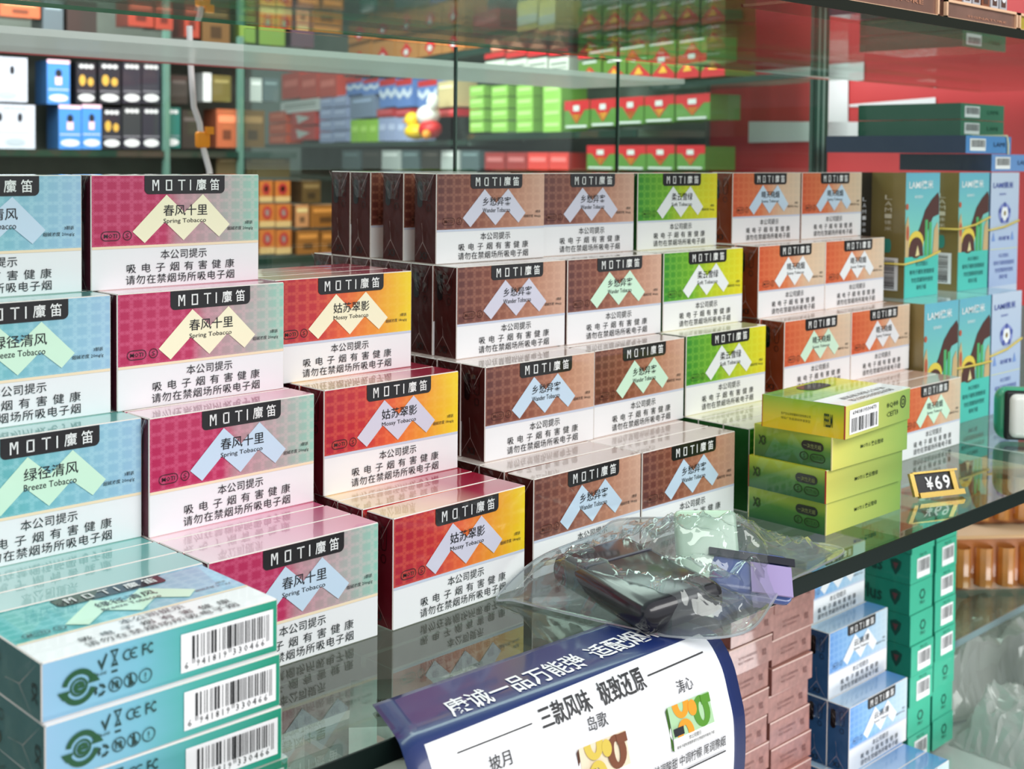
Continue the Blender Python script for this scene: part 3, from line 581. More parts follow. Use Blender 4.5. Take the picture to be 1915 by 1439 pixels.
def tent(x, y, slope=1.05):
    best = -1
    for (ax, ay, az), (bx, by, bz) in RIDGES:
        dx, dy = bx - ax, by - ay; k = max(0, min(1, ((x - ax) * dx + (y - ay) * dy) / (dx * dx + dy * dy)))
        d = math.hypot(x - ax - dx * k, y - ay - dy * k); best = max(best, az + (bz - az) * k - slope * d * (.35 + min(d, .6)))
    return best
def bag_mesh(hgt, seed, rings=44, sub=8, low=False):
    R = []
    for i in range(len(RIM)):
        p0, p1, p2, p3 = [Vector(RIM[(i + d) % len(RIM)]) for d in (-1, 0, 1, 2)]
        for s in range(sub):
            q = s / sub; R.append(.5 * ((2 * p1) + (p2 - p0) * q + (2 * p0 - 5 * p1 + 4 * p2 - p3) * q * q + (3 * p1 - p0 - 3 * p2 + p3) * q ** 3) if s else p1)
    n = len(R); V = []
    for j in range(rings):
        r = 1 - j / rings
        for i, p in enumerate(R):
            b_ = p.lerp(Vector((bagc.x, bagc.y, p.z)), 1 - r)
            if low: z = p.z * r + .02
            else:
                q = Vector((b_.x * 1.6 + b_.y * .9, b_.y * .8 - b_.x * .4, seed)); e = min(1, (1 - r) * 5)
                z = p.z * r + (max(tent(b_.x, b_.y), .16 * (1 - r)) - p.z * r) * e
                z += e * ((1 - abs(noise.noise(q * 2.3))) ** 8 * .06 + (1 - abs(noise.noise(Vector((q.y * 5, q.x * 1.1, 3))))) ** 8 * .035 - .03)
            V.append((b_.x, b_.y, max(.012 if b_.y > -1.7 else -.3, z)))
    hgt = V[-1][2]
    V.append((bagc.x, bagc.y, hgt)); F = []
    for j in range(rings - 1):
        for i in range(n): k = (i + 1) % n; F.append((j * n + i, j * n + k, (j + 1) * n + k, (j + 1) * n + i))
    for i in range(n): F.append(((rings - 1) * n + i, (rings - 1) * n + (i + 1) % n, len(V) - 1))
    b = MB(); b.tris(V, F, BAGM); return b, R
b, R = bag_mesh(.58, 1.3); b.build('upper_film', t, smooth=True)
b, _ = bag_mesh(.035, 7.7, 8, 4, low=True); b.build('lower_film', t)
SE = glassmat('film_seam', (220, 226, 230), .25, .1, 1, 2.5, haze=.3, hazec=(240, 240, 245))
v, f = tube([tuple(p + Vector((0, 0, .006))) for p in R] + [tuple(R[0] + Vector((0, 0, .006)))], .012, 5); b = MB(); b.tris(v, f, SE); b.build('seam', t)
def device(name, label, cat, dims, r, loc, rot, c, parts=(), rough=.25):
    q = thing(name, label, cat, loc, rot, 'devices inside the clear bag'); me = rbox(*dims, r)
    o = link('casing', me, q, (mat(c, rough, coat=.6, coatr=.1),), smooth=True)
    for nm, a, b_, cc in parts:
        m = MB(); m.box(a, b_, mat(cc, .4)); m.build(nm, q)
    return q
R_ = math.radians
device('vape_device', 'charcoal device inside the clear bag, the largest one', 'device', (.95, 1.45, .30), .12, (2.12, -1.22, .26), (R_(4), R_(-3), R_(-10)), (26, 24, 32), (('slot', (.1, -.734, -.05), (.35, -.72, .06), (8, 8, 10)), ('cap_line', (-.4, .25, .13), (.4, .28, .156), (80, 78, 92))))
device('vape_device', 'mint green device with dark slot inside the clear bag', 'device', (.62, .16, .86), .07, (3.12, -1.28, .33), (R_(-30), 0, R_(-42)), (196, 226, 200), (('slot', (-.12, -.086, -.33), (.2, -.07, -.26), (30, 34, 40)),))
device('vape_device', 'blue device with black band inside the clear bag', 'device', (.80, .18, .50), .08, (3.32, -1.64, .16), (R_(-50), R_(8), R_(-44)), (70, 92, 160), (('band', (-.42, -.118, .10), (.42, -.10, .18), (14, 16, 34)), ('lilac_panel', (-.02, -.118, -.24), (.38, -.10, .08), (168, 150, 200))))

# ------------------------------------------------------------------ tall teal and blue boxes, right end of the shelf
tealart = artmat('teal_art', [(0, (96, 196, 190)), (.5, (130, 214, 200)), (1, (110, 190, 214))], (0, 0, 0), 0, axis=1)
paleart = artmat('pale_art', [(0, (178, 200, 238)), (1, (206, 220, 242))], (0, 0, 0), 0, axis=1)
OLIVE = mat((136, 118, 66), .4, coat=.5, vary=.2, bscale=30)
TM = {}
def tall_box(kind, label, loc, w, d=.62, h=2.0, rot=0, grp='tall boxes at the right end of the shelf'):
    t = thing('tall_pod_box', label, 'box', loc, (0, 0, R_(rot)), grp)
    b = MB(); b.box((0, 0, 0), (w, d, h), OLIVE if kind == 'teal' else mat((90, 110, 160), .4, coat=.5), front=tealart if kind == 'teal' else paleart, top=mat((190, 215, 220), .3, coat=1), left=OLIVE if kind == 'teal' else mat((60, 80, 140), .3))
    b.build('box_card', t)
    if kind not in TM:
        P = Print(lambda u, v, l: (u * 1.08, -l, 2.0 * (1 - v)))
        if kind == 'teal':
            P.rect(.005, .67, .995, .995, mat((84, 206, 192), .4, coat=.5), .004)
            wm = mat((240, 245, 245), .4); bk = mat((86, 54, 50), .5); yl = mat((232, 206, 84), .5); gr = mat((84, 176, 110), .5); sk = mat((206, 176, 130), .5); rd = mat((190, 96, 70), .5)
            P.text('LAMI徕米', .08, .06, .80, .13, wm, .008, bold=.015); P.text('植物精华', .25, .18, .5, .205, wm, .008)
            P.poly([(.96, .16), (1, .20), (1, .34), (.82, .36), (.70, .44), (.62, .52), (.45, .60), (.28, .64), (.25, .56), (.42, .44), (.58, .30), (.76, .22)], bk, .006)
            P.disc(.32, .56, .22, .095, yl, .007); P.disc(.32, .60, .20, .085, bk, .009); P.poly([(.12, .60), (.52, .60), (.54, .67), (.10, .67)], bk, .009)
            P.rect(.58, .38, .66, .67, gr, .008); P.rect(.70, .40, .78, .67, gr, .008); P.poly([(.82, .67), (.86, .46), (.96, .40), (1, .50), (1, .67)], sk, .008)
            P.poly([(0, .67), (0, .42), (.07, .34), (.12, .46), (.10, .67)], sk, .008); P.disc(.06, .48, .04, .06, rd, .010); P.disc(.04, .27, .04, .025, rd, .008); P.poly([(.36, .58), (.42, .66), (.30, .67)], mat((230, 215, 160), .5), .011)
            ik = mat((30, 74, 80), .5)
        else:
            nv = mat((84, 98, 170), .5); wm = mat((245, 248, 252), .4)
            P.text('LAMI徕米', .08, .08, .80, .14, nv, .008, bold=.012); P.text('植物精华', .3, .18, .55, .20, nv, .008)
            P.disc(.5, .36, .22, .09, mat((140, 150, 210), .5), .006); P.disc(.5, .36, .12, .065, wm, .008)
            for k in range(5): a = k * 1.257 + 1.57; P.disc(.5 + .17 * math.cos(a), .36 - .075 * math.sin(a), .05, .024, nv, .010)
            P.disc(.5, .36, .04, .022, mat((150, 130, 80), .5), .011)
            P.text('冰川矿泉', .3, .56, .7, .60, nv, .008, bold=.02)
            for x in (.12, .8): P.poly([(x, .52), (x + .06, .60), (x - .06, .60)], mat((130, 160, 220), .5), .007)
            P.rect(.005, .67, .995, .675, mat((230, 230, 170), .5), .007); ik = mat((70, 86, 160), .5)
        P.text('本公司提示', .32, .715, .68, .75, ik, .009); P.text('吸电子烟有害健康请', .15, .775, .88, .815, ik, .009); P.text('勿在禁烟场所使用', .2, .84, .84, .88, ik, .009); P.text('吸电子烟', .36, .90, .64, .94, ik, .009)
        Q = Print(lambda u, v, l: (-l, .62 * (1 - u), 2.0 * (1 - v)))
        lm = mat((224, 214, 190), .5)
        for k, s in enumerate('LAMI徕米'): Q.text(s, .42, .18 + k * .05, .62, .215 + k * .05, lm, .006)
        Q.pill(.36, .53, .62, .64, 0, lm, fill=mat((60, 150, 134), .5)); barcode(Q, .2, .68, .82, .94, seed=3, vertical=True); Q.rect(.2, .68, .82, .94, WHITE, .002)
        TM[kind] = (P.b.mesh('front_print'), Q.b.mesh('side_print'))
    child('front_print', TM[kind][0], t); child('side_print', TM[kind][1], t)
    return t
tall_box('teal', 'tall teal box with dark illustration, upper tier, next to the black box', (11.69, 1.40, 2.0), 1.1)
tall_box('teal', 'tall teal box with dark illustration, upper tier, next to the pale blue box', (13.46, 1.40, 2.0), 1.1)
tall_box('pale', 'tall pale blue box with flower emblem, upper tier', (14.62, 1.40, 2.0), 1.1)
tall_box('teal', 'tall teal box with dark illustration, lower tier, beside the orange cartons', (11.24, .80, 0), 1.1, 1.1)
tall_box('teal', 'tall teal box with dark illustration, lower tier, beside the pale blue one', (12.36, .80, 0), 1.1, 1.1)
tall_box('pale', 'tall pale blue box with flower emblem, lower tier', (13.50, .80, 0), 1.1, 1.1)
tall_box('teal', 'tall teal box behind the lower tier, carrying the one beside the black box', (11.6, 1.95, 0), 1.1, .6)
tall_box('teal', 'tall teal box behind the lower tier, carrying the one beside the pale box', (13.2, 1.95, 0), 1.1, .6)
tall_box('pale', 'tall pale blue box behind the lower tier', (14.62, 1.4, 0), 1.1, .6)
t = thing('tall_pod_box', 'narrow black upright box between the orange cartons and the teal boxes', 'box', (11.32, 2.0, 2.0))
b = MB(); b.box((0, 0, 0), (.42, .5, 2.0), mat((20, 20, 26), .25, coat=1), top=mat((90, 100, 110), .3)); b.build('box_card', t)
P = Print(lambda u, v, l: (u * .42, -l, 2 * (1 - v)))
for k, s in enumerate('LAMI徕米'): P.text(s, .2, .2 + k * .05, .45, .23 + k * .05, mat((200, 200, 205), .5))
P.build('lettering', t)
# rubber bands
YB = mat((226, 200, 90), .4, coat=.3)
for nm, x0, w, y, z, s in (('upper teal box beside the black box', 11.67, 1.13, 1.38, 2.55, .16), ('upper teal box beside the pale box', 13.44, 1.13, 1.38, 3.05, .18), ('upper pale blue box', 14.60, 1.1, 1.38, 3.0, .14), ('lower pale blue box', 13.46, 1.14, .78, .98, .2), ('lower teal box', 12.34, 1.14, .78, .9, 0)):
    tag(tubeobj('rubber_band', [(x0, y + .55, z - .01), (x0 - .01, y, z), (x0 + w * .5, y - .012, z + s * .35), (x0 + w, y, z + s)], .018, YB, n=6), 'thin yellow rubber band round the %s' % nm, 'rubber band')
# flat boxes on top
def flat_box(label, loc, c, side, w=1.7, d=2.1, h=.30, rot=0, lab=True, grp='flat boxes lying on the tall boxes'):
    t = thing('flat_pod_box', label, 'box', loc, (0, 0, R_(rot)), grp)
    b = MB(); b.box((0, 0, 0), (w, d, h), mat(side, .3, coat=1, coatr=.06, bump=.4, bscale=40), front=mat(c, .35, coat=.6)); b.build('box_card', t)
    if lab:
        P = Print(lambda u, v, l: (u * w, -l, h * (1 - v))); barcode(P, .08, .16, .42, .86, seed=4); P.text('LAMI', .6, .35, .85, .6, mat(side, .5)); P.build('barcode_label', t)
    return t
flat_box('dark blue box lying flat on the tall boxes, lower of the two', (14.62, 1.40, 4.02), (112, 158, 220), (30, 52, 92), d=1.75)
flat_box('dark blue box lying flat, upper of the two, pushed aside', (13.70, 1.42, 4.33), (84, 148, 214), (26, 44, 78), d=2.7)
gcol, gs = (54, 128, 98), (36, 92, 70)
for i in range(2):
    flat_box('green box lying flat behind the blue ones, %s of the stack' % ('lower', 'upper')[i], (14.75, 2.05, 4.64 + i * .30), gcol, gs, h=.29, d=2.05)
tag(tubeobj('rubber_band', [(15.25, 1.40, 4.32), (15.22, 1.39, 4.5), (15.2, 1.40, 4.645), (15.2, 2.2, 4.65)], .02, mat((226, 220, 190), .4), n=6), 'pale rubber band round the upper dark blue box', 'rubber band')
# round case at the right edge
t = thing('earphone_case', 'round green and white case on the glass by the tall boxes', 'case', (11.98, -.46, .0), (0, 0, R_(-52)))
o = link('shell', rbox(.88, .40, .80, .19, 5), t, (mat((60, 170, 128), .3, coat=.8),), (0, 0, .42), smooth=True)
o = link('black_rim', rbox(.80, .1, .74, .05, 4), t, (mat((20, 22, 24), .4),), (.06, -.19, .42), smooth=True)
o = link('white_lid', rbox(.72, .22, .66, .10, 5), t, (mat((240, 240, 236), .3, coat=.5),), (.08, -.21, .42), smooth=True)

# ------------------------------------------------------------------ shelving far behind, seen through the glass (kind, left, right, bottom, top in the unit's own plane)
LEFT_UNIT = """
white 11.59 13.08 6.01 7.63
white 11.87 13.35 4.32 5.96
blue 13.8 14.68 5.98 7.61
blue 14.24 15.1 4.33 5.97
blue 15.14 15.93 4.34 6.01
blackgold 14.93 15.74 6.04 7.62
blackgold 15.82 16.71 6.07 7.67
black 16.78 17.56 6.1 7.72
black 17.6 18.38 6.13 7.71
blackgold 15.95 16.71 4.35 5.99
black 16.78 17.56 4.36 6.02
black 17.6 18.4 4.37 6.05
teal 18.47 19.22 4.42 6.04
dark 19.31 20.08 4.41 5.96
dark 18.8 19.6 6.18 7.32
white2 20.27 20.64 6.31 7.49
olive 20.68 21.63 6.33 7.42
silver 22.47 23.04 6.39 7.39
slate 23.09 23.89 6.42 7.43
rust 20.88 21.86 4.47 6.06
brown 22.01 23.25 4.49 6.06
orange 22.92 23.66 2.21 3.13
orange 23.69 24.44 2.2 3.12
orange 22.92 23.72 1.15 2.16
orange 23.74 24.55 1.13 2.15
orange 22.93 23.72 0.03 1.08
orange 23.75 24.56 -0.01 1.06
brown 25.07 26.05 2.12 3.12
peach 24.74 25.43 1.1 2.09
amber 25.49 27.14 1.06 2.06
amber 24.8 26 -0.07 0.97
amber 26.06 27.21 -0.12 0.93
olivepanel 20.89 22.14 3.25 4.17
olivepanel 22.27 24.52 3.24 4.18
rust 12.08 13.55 9.06 9.68
brick 17.02 18.15 9.09 10.12
brick 18.15 18.96 9.06 10.21
brick 19.43 20.15 8.83 10.32
brown 20.22 21.5 8.48 10.42
green 21.95 22.77 8.8 10.55
green 22.9 24.22 8.77 10.66
plum 24.49 25.73 8.81 10.81
slate 13.65 14.46 8.62 9.79
dark 14.57 15.72 8.7 9.89
"""
FAR_UNIT = """
redstack -41.24 -37.17 7.51 9.04
redstack -37.05 -33.57 7.37 8.83
redstack -33.36 -29.99 7.23 8.62
whitestrip -41.47 -32.93 6.64 7.35
orangered -44.35 -40.1 6.17 6.85
orangered -44.34 -40.09 5.45 6.13
orangered -44.33 -40.08 4.74 5.42
redwhite -39.01 -33.96 5.9 6.68
redwhite -39 -33.95 5.05 5.84
lavender -33.14 -30.74 6.76 7.36
lavender -30.64 -28.12 6.73 7.31
lavender -33.13 -30.73 6.13 6.73
lavender -30.63 -28.11 6.12 6.7
lavender -33.12 -30.72 5.5 6.1
lavender -30.62 -28.1 5.52 6.1
lavender -33.11 -30.71 4.87 5.47
lavender -30.61 -28.09 4.91 5.49
greyblue -27.67 -23.88 6.06 7.17
lime -27.57 -26.17 4.86 6.01
lime -26.09 -24.75 4.85 5.98
lime -24.67 -23.38 4.84 5.95
lavender -23.23 -22 4.89 6.01
lavender -21.92 -20.74 4.88 5.98
lavender -20.66 -19.52 4.87 5.95
lavender -19.45 -18.35 4.86 5.92
bluezig -28.32 -25.7 7.24 8.02
bluezig -25.61 -23.18 7.14 7.88
bluezig -23.1 -20.84 6.47 7.76
bluezig -20.77 -18.66 6.4 7.65
redflat -23.47 -21.11 6.03 6.41
redflat -20.96 -18.7 5.97 6.33
bluezig -17.92 -15.67 6.31 7.45
beige -15.55 -13.7 6.24 7.34
redflat -17.89 -15.77 5.9 6.24
redflat -15.59 -13.39 5.84 6.17
green_carton -12.68 -10.69 6.55 6.99
green_carton -12.67 -10.68 6.08 6.53
green_carton -12.66 -10.67 5.62 6.06
green_carton -12.65 -10.66 5.16 5.6
green_carton -10.59 -8.45 6.46 6.89
green_carton -10.58 -8.44 6.02 6.44
green_carton -10.57 -8.43 5.58 6
green_carton -10.56 -8.42 5.13 5.56
green_carton -8.31 -6.26 6.38 6.78
green_carton -8.3 -6.25 5.95 6.36
green_carton -8.29 -6.24 5.53 5.93
green_carton -8.28 -6.23 5.1 5.51
green_carton -6.08 -4.08 6.29 6.68
green_carton -6.07 -4.07 5.88 6.27
green_carton -6.06 -4.06 5.48 5.87
green_carton -6.05 -4.05 5.07 5.46
greenred -3.82 -2.03 5.15 6.09
greenred -1.96 -0.26 5.19 6.07
greenred -0.16 1.41 5.22 6.06
greenred 1.47 3.16 5.25 6.04
greenred 3.22 5.04 5.28 6.01
whitelabel -10.61 -8.71 7.13 7.86
redbrown -10.63 -8.73 7.94 8.83
whitelabel -8.62 -6.85 7.07 7.77
redbrown -8.64 -6.88 7.85 8.71
whitelabel -6.77 -5.12 7.02 7.7
redbrown -6.79 -5.15 7.77 8.6
whitelabel -5.04 -3.51 6.97 7.62
redbrown -5.06 -3.53 7.69 8.49
greenred2 -2.85 -1.23 6.57 7.37
greenred2 -2.87 -1.25 7.44 8.23
greenred2 -2.89 -1.27 8.3 9.1
greenred2 -1.16 0.34 6.55 7.31
greenred2 -1.18 0.32 7.38 8.15
greenred2 -1.2 0.3 8.22 8.98
greenred2 0.41 1.81 6.52 7.26
greenred2 0.39 1.79 7.33 8.07
greenred2 0.37 1.77 8.13 8.88
greenred2 1.87 3.18 6.5 7.21
greenred2 1.85 3.16 7.28 7.99
greenred2 1.83 3.14 8.06 8.77
greenred2 3.24 4.47 6.48 7.17
greenred2 3.22 4.45 7.23 7.92
greenred2 3.2 4.43 7.99 8.68
greenred2 4.52 5.68 6.45 7.13
greenred2 4.5 5.66 7.19 7.86
greenred2 4.48 5.64 7.92 8.59
red -11.81 -9.24 8.94 9.8
yellowwhite -7.68 -6.02 8.74 9.81
yellowwhite -5.89 -4.55 8.61 9.64
amberred -27.99 -24.41 8.5 9.77
amberred -24.25 -21.02 8.49 9.7
amberred -20.88 -17.96 8.49 9.63
amberred -17.83 -15.17 8.48 9.57
amberred -15.05 -12.62 8.47 9.52
amberred -28.01 -24.43 9.82 10.98
amberred -24.27 -21.04 9.75 10.85
amberred -20.9 -17.98 9.68 10.72
amberred -17.85 -15.19 9.62 10.62
amberred -15.07 -12.64 9.56 10.52
dark -29.12 -26.37 11.23 12.57
teal -26.2 -23.65 11.09 12.33
brown -23.5 -21.14 10.96 12.1
slate -21 -18.81 10.84 11.89
slate -18.67 -16.64 10.73 11.7
blue2 -16.51 -14.61 10.63 11.52
black2 -14.49 -12.72 10.53 11.35
red -10.53 -8.63 3.7 4.39
red -8.54 -6.78 3.72 4.39
brightred -6.69 -5.04 3.75 4.39
brightred -4.96 -3.43 3.77 4.39
greenred -2.18 -0.26 3.81 4.59
greenred -0.19 1.57 3.83 4.58
greenred 1.63 3.26 3.85 4.58
greenred 3.31 4.81 3.88 4.57
slate -28.99 -25.98 3.46 4.49
dark -25.72 -22.96 3.51 4.49
silver -22.73 -20.2 3.54 4.48
slate -19.99 -17.66 3.58 4.48
dark -17.46 -15.31 3.61 4.48
silver -15.12 -13.13 3.64 4.47
slate -12.96 -11.11 3.67 4.47
"""
BGC = {'white': ((196, 206, 216), 'white'), 'blue': ((70, 140, 214), 'bright blue'), 'blackgold': ((38, 40, 48), 'black and gold'), 'black': ((46, 46, 56), 'black'), 'teal': ((42, 110, 100), 'dark teal'),
 'dark': ((52, 46, 42), 'dark brown'), 'white2': ((214, 222, 218), 'narrow white'), 'olive': ((104, 96, 50), 'olive'), 'silver': ((190, 196, 194), 'silver grey'), 'slate': ((84, 100, 104), 'slate grey'), 'rust': ((176, 96, 62), 'rust red'),
 'brown': ((104, 78, 44), 'brown'), 'orange': ((222, 122, 52), 'orange'), 'peach': ((224, 150, 100), 'peach'), 'amber': ((172, 104, 42), 'amber'), 'olivepanel': ((96, 84, 56), 'wide olive brown'), 'brick': ((150, 60, 44), 'brick red'), 'green': ((110, 140, 60), 'olive green'),
 'plum': ((80, 64, 78), 'plum grey'), 'redstack': ((222, 80, 66), 'bright red'), 'whitestrip': ((240, 240, 240), 'long white'), 'orangered': ((238, 96, 62), 'orange-red'), 'redwhite': ((220, 70, 66), 'red and white'), 'lavender': ((178, 188, 232), 'lavender'), 'greyblue': ((136, 150, 180), 'grey-blue'),
 'lime': ((166, 222, 60), 'lime green'), 'bluezig': ((104, 140, 212), 'red-banded blue'), 'redflat': ((206, 44, 56), 'flat red'), 'beige': ((222, 200, 150), 'beige'), 'green_carton': ((150, 204, 92), 'light green'), 'greenred': ((92, 140, 62), 'red-banded green'),
 'whitelabel': ((224, 226, 216), 'white'), 'redbrown': ((150, 66, 52), 'red-brown'), 'greenred2': ((98, 136, 54), 'red-bottomed green'), 'red': ((160, 52, 52), 'red'), 'yellowwhite': ((236, 220, 130), 'yellow and white'), 'amberred': ((186, 124, 66), 'red-diamond amber'),
 'brightred': ((224, 66, 60), 'bright red'), 'blue2': ((56, 90, 150), 'dark blue'), 'black2': ((40, 40, 44), 'black')}
BGM = {}
def far_box(kind, w, h, label, loc, yaw, group, d=1.0):
    key = (kind, round(w, 1), round(h, 1))
    if key not in BGM:
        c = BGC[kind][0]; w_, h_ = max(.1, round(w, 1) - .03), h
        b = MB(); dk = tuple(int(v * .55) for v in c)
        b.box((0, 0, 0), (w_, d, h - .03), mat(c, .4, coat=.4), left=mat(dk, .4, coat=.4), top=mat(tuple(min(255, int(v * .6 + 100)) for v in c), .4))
        P = Print(lambda u, v, l: (u * w_, -l * 2, h * (1 - v))); wm = mat((214, 218, 216), .5); rd = mat((200, 38, 44), .5); yl = mat((240, 180, 60), .5); gd = mat((206, 164, 70), .5); bk = mat((30, 34, 40), .5); pk = mat((240, 200, 214), .5)
        if kind in ('blackgold', 'black', 'teal'):
            for k in range(3): P.disc(.25 + k * .25, .12, .12, .05, wm)
            if kind == 'blackgold': P.disc(.30, .45, .16, .13, gd); P.disc(.72, .48, .15, .10, gd)
            P.disc(.5, .86, .42, .09, wm); P.rect(.05, .70, .95, .72, mat((150, 150, 156), .5))
        elif kind == 'blue': P.rect(0, 0, 1, .08, pk); P.disc(.5, .30, .14, .09, bk); P.rect(.36, .38, .64, .56, pk); P.disc(.5, .86, .42, .08, wm); P.rect(.05, .66, .95, .68, wm)
        elif kind == 'white':
            for x in (.12, .62): P.disc(x, .30, .06, .10, bk)
            P.text('SMOK', .2, .06, .8, .14, mat((150, 160, 170), .5)); P.rect(.1, .62, .9, .64, mat((190, 204, 214), .5)); P.disc(.5, .85, .25, .08, mat((170, 184, 190), .5))
        elif kind == 'orange': P.disc(.5, .4, .3, .28, mat((200, 50, 50), .5)); P.disc(.5, .4, .14, .14, wm); P.rect(0, .75, 1, 1, mat((236, 190, 130), .5))
        elif kind in ('amber', 'brown', 'peach', 'rust', 'brick'): P.rect(.1, .18, .9, .36, mat(tuple(min(255, int(v * 1.3 + 20)) for v in BGC[kind][0]), .5)); P.rect(.3, .55, .7, .8, mat(tuple(int(v * .6) for v in BGC[kind][0]), .5))
        elif kind == 'bluezig':
            P.rect(0, 0, 1, .22, rd); P.poly([(0, .30), (.25, .52), (.5, .30), (.75, .52), (1, .30), (1, .55), (.75, .72), (.5, .55), (.25, .72), (0, .55)][::-1], mat((220, 228, 246), .5))
        elif kind in ('greenred', 'greenred2'):
            if kind == 'greenred': P.poly([(0, 0), (0, .34), (.18, .34), (.5, .82), (.82, .34), (1, .34), (1, 0)], rd); P.poly([(.34, .50), (.66, .50), (.5, .78)][::-1], yl); P.rect(.38, .18, .62, .38, wm, .01)
            else: P.poly([(0, 1), (1, 1), (1, .78), (.5, .28), (0, .78)], rd); P.poly([(.3, .72), (.7, .72), (.5, .40)], yl, .01)
            P.rect(.08, .88, .92, .96, wm, .012) if kind == 'greenred' else P.rect(.2, .06, .8, .14, wm)
        elif kind in ('lavender', 'lime', 'green_carton', 'redstack', 'orangered', 'redflat', 'brightred', 'red'): P.rect(.12, .3, .88, .55, mat(tuple(min(255, int(v * .8 + 70)) for v in BGC[kind][0]), .5))
        elif kind in ('whitelabel', 'whitestrip'): P.rect(.1, .3, .9, .4, mat((120, 130, 120), .5)); P.rect(.1, .55, .9, .62, mat((120, 130, 120), .5))
        elif kind == 'amberred': P.poly([(.5, .3), (.75, .65), (.5, .98), (.25, .65)], rd); P.disc(.5, .7, .1, .12, wm, .01); P.rect(0, .0, 1, .1, mat((120, 80, 44), .5))
        elif kind == 'redbrown': P.poly([(.5, .1), (.9, .7), (.1, .7)][::-1], mat((226, 150, 120), .5)); P.rect(0, .8, 1, 1, rd)
        elif kind == 'redwhite': P.poly([(.2, .2), (.8, .5), (.3, .9)][::-1], wm)
        elif kind == 'yellowwhite': P.rect(0, .5, 1, .8, wm)
        else: P.rect(.12, .2, .88, .3, mat(tuple(min(255, int(v * 1.2 + 30)) for v in BGC[kind][0]), .5))
        BGM[key] = (b.mesh('box_card'), P.b.mesh('front_print'))
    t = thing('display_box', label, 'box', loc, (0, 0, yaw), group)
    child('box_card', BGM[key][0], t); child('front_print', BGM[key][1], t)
    return t
NUM = ['first', 'second', 'third', 'fourth', 'fifth', 'sixth', 'seventh', 'eighth', 'ninth', 'tenth', 'eleventh', 'twelfth', 'thirteenth', 'fourteenth', 'fifteenth', 'sixteenth', 'seventeenth', 'eighteenth']
def place_unit(table, fn, yaw, where):
    rows = [(r.split()[0], [float(v) for v in r.split()[1:]]) for r in table.strip().split('\n')]
    tot = {}; cnt = {}
    for k, _ in rows: tot[k] = tot.get(k, 0) + 1
    for k, (a, b_, z0, z1) in rows:
        cnt[k] = cnt.get(k, 0) + 1; w = BGC[k][1]
        lab = '%s box on the %s' % (w, where) if tot[k] == 1 else '%s box on the %s, %s of its kind toward the sign' % (w, where, NUM[cnt[k] - 1])
        if k == 'green_carton': a += (b_ - a) * .3
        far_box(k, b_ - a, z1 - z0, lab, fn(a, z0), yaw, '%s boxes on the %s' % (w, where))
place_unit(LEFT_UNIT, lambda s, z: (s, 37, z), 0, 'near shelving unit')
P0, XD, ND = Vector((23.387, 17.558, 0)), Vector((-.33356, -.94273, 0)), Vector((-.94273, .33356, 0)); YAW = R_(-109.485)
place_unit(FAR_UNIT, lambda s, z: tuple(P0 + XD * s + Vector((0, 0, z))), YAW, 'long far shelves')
# the shelving itself
def plank(name, label, x0, x1, y0, y1, z, th, m, loc=(0, 0, 0), yaw=0, cat='shelf', edge=None):
    t = thing(name, label, cat, loc, (0, 0, yaw)); b = MB(); b.box((x0, y0, z - th), (x1, y1, z), m); b.build('shelf_board', t)
    b = MB(); b.box((x0, y0 - .06, z - th), (x1, y0, z), edge or mat((22, 52, 42), .3, coat=1)); b.build('front_edge', t)
CL = mat((120, 140, 130), .3, coat=.6); CD = mat((70, 84, 76), .4, coat=.5)
plank('rear_shelf', 'dark green-edged glass shelf behind, under the white and blue boxes', 8, 24.6, 36.8, 40, 4.3, .25, CL)
plank('rear_shelf', 'upper shelf of the blurred near unit', 8, 24.6, 36.8, 40, 8.45, .25, CD)
plank('rear_shelf', 'lower shelf of the blurred near unit, under the orange boxes', 18, 27.4, 36.8, 40, -.12, .3, CL)
for i, x in enumerate((18.42, 21.78)): tag(slab('rear_upright', (x, 36.7, -1), (x + .2, 36.95, 9), mat((84, 122, 108), .3, coat=.6)), 'pale green upright of the blurred near unit, %s one' % ('beside the black boxes', 'beside the brown box')[i], 'upright')['kind'] = 'thing'
t = thing('rear_backboard', 'dark backboard of the blurred near shelving unit', 'backboard', (8, 40.2, -2)); b = MB(); b.box((0, 0, 0), (16.6, .2, 16), mat((84, 94, 84), .6, vary=.4, bscale=12)); b.build('board', t)
UF = lambda s, z=0: tuple(P0 + XD * s + Vector((0, 0, z)))
for i, (a, c, z, lab) in enumerate(((-46, -12.2, 4.86, 'dark-edged glass shelf under the lavender and blue boxes'), (-12.2, 1.1, 5.06, 'dark-edged glass shelf under the green and red boxes'))):
    plank('rear_shelf', lab, a, c, 0, 2.4, z, .22, CL, UF(0), YAW)
plank('rear_shelf', 'glass shelf crossing in front of the red sign panel', 2, 15, -.1, 1.2, 6.36, .16, glassmat('rear_glass', (200, 226, 214), .12, .05, haze=.35, hazec=(150, 176, 164)), UF(0), YAW)
plank('rear_shelf', 'upper far shelf under the amber boxes', -28.5, -10, 0, 2.4, 8.42, .25, CD, UF(0), YAW)
plank('rear_shelf', 'bottom far shelf below the red boxes', -46, 3, 0, 2.4, 3.1, .25, CD, UF(0), YAW)
t = thing('rear_backboard', 'grey-green backboard of the long far shelves', 'backboard', UF(0, -8), (0, 0, YAW)); b = MB(); b.box((-46, 2.5, 0), (1.0, 2.7, 26), mat((104, 116, 108), .6, vary=.3, bscale=8)); b.build('board', t)
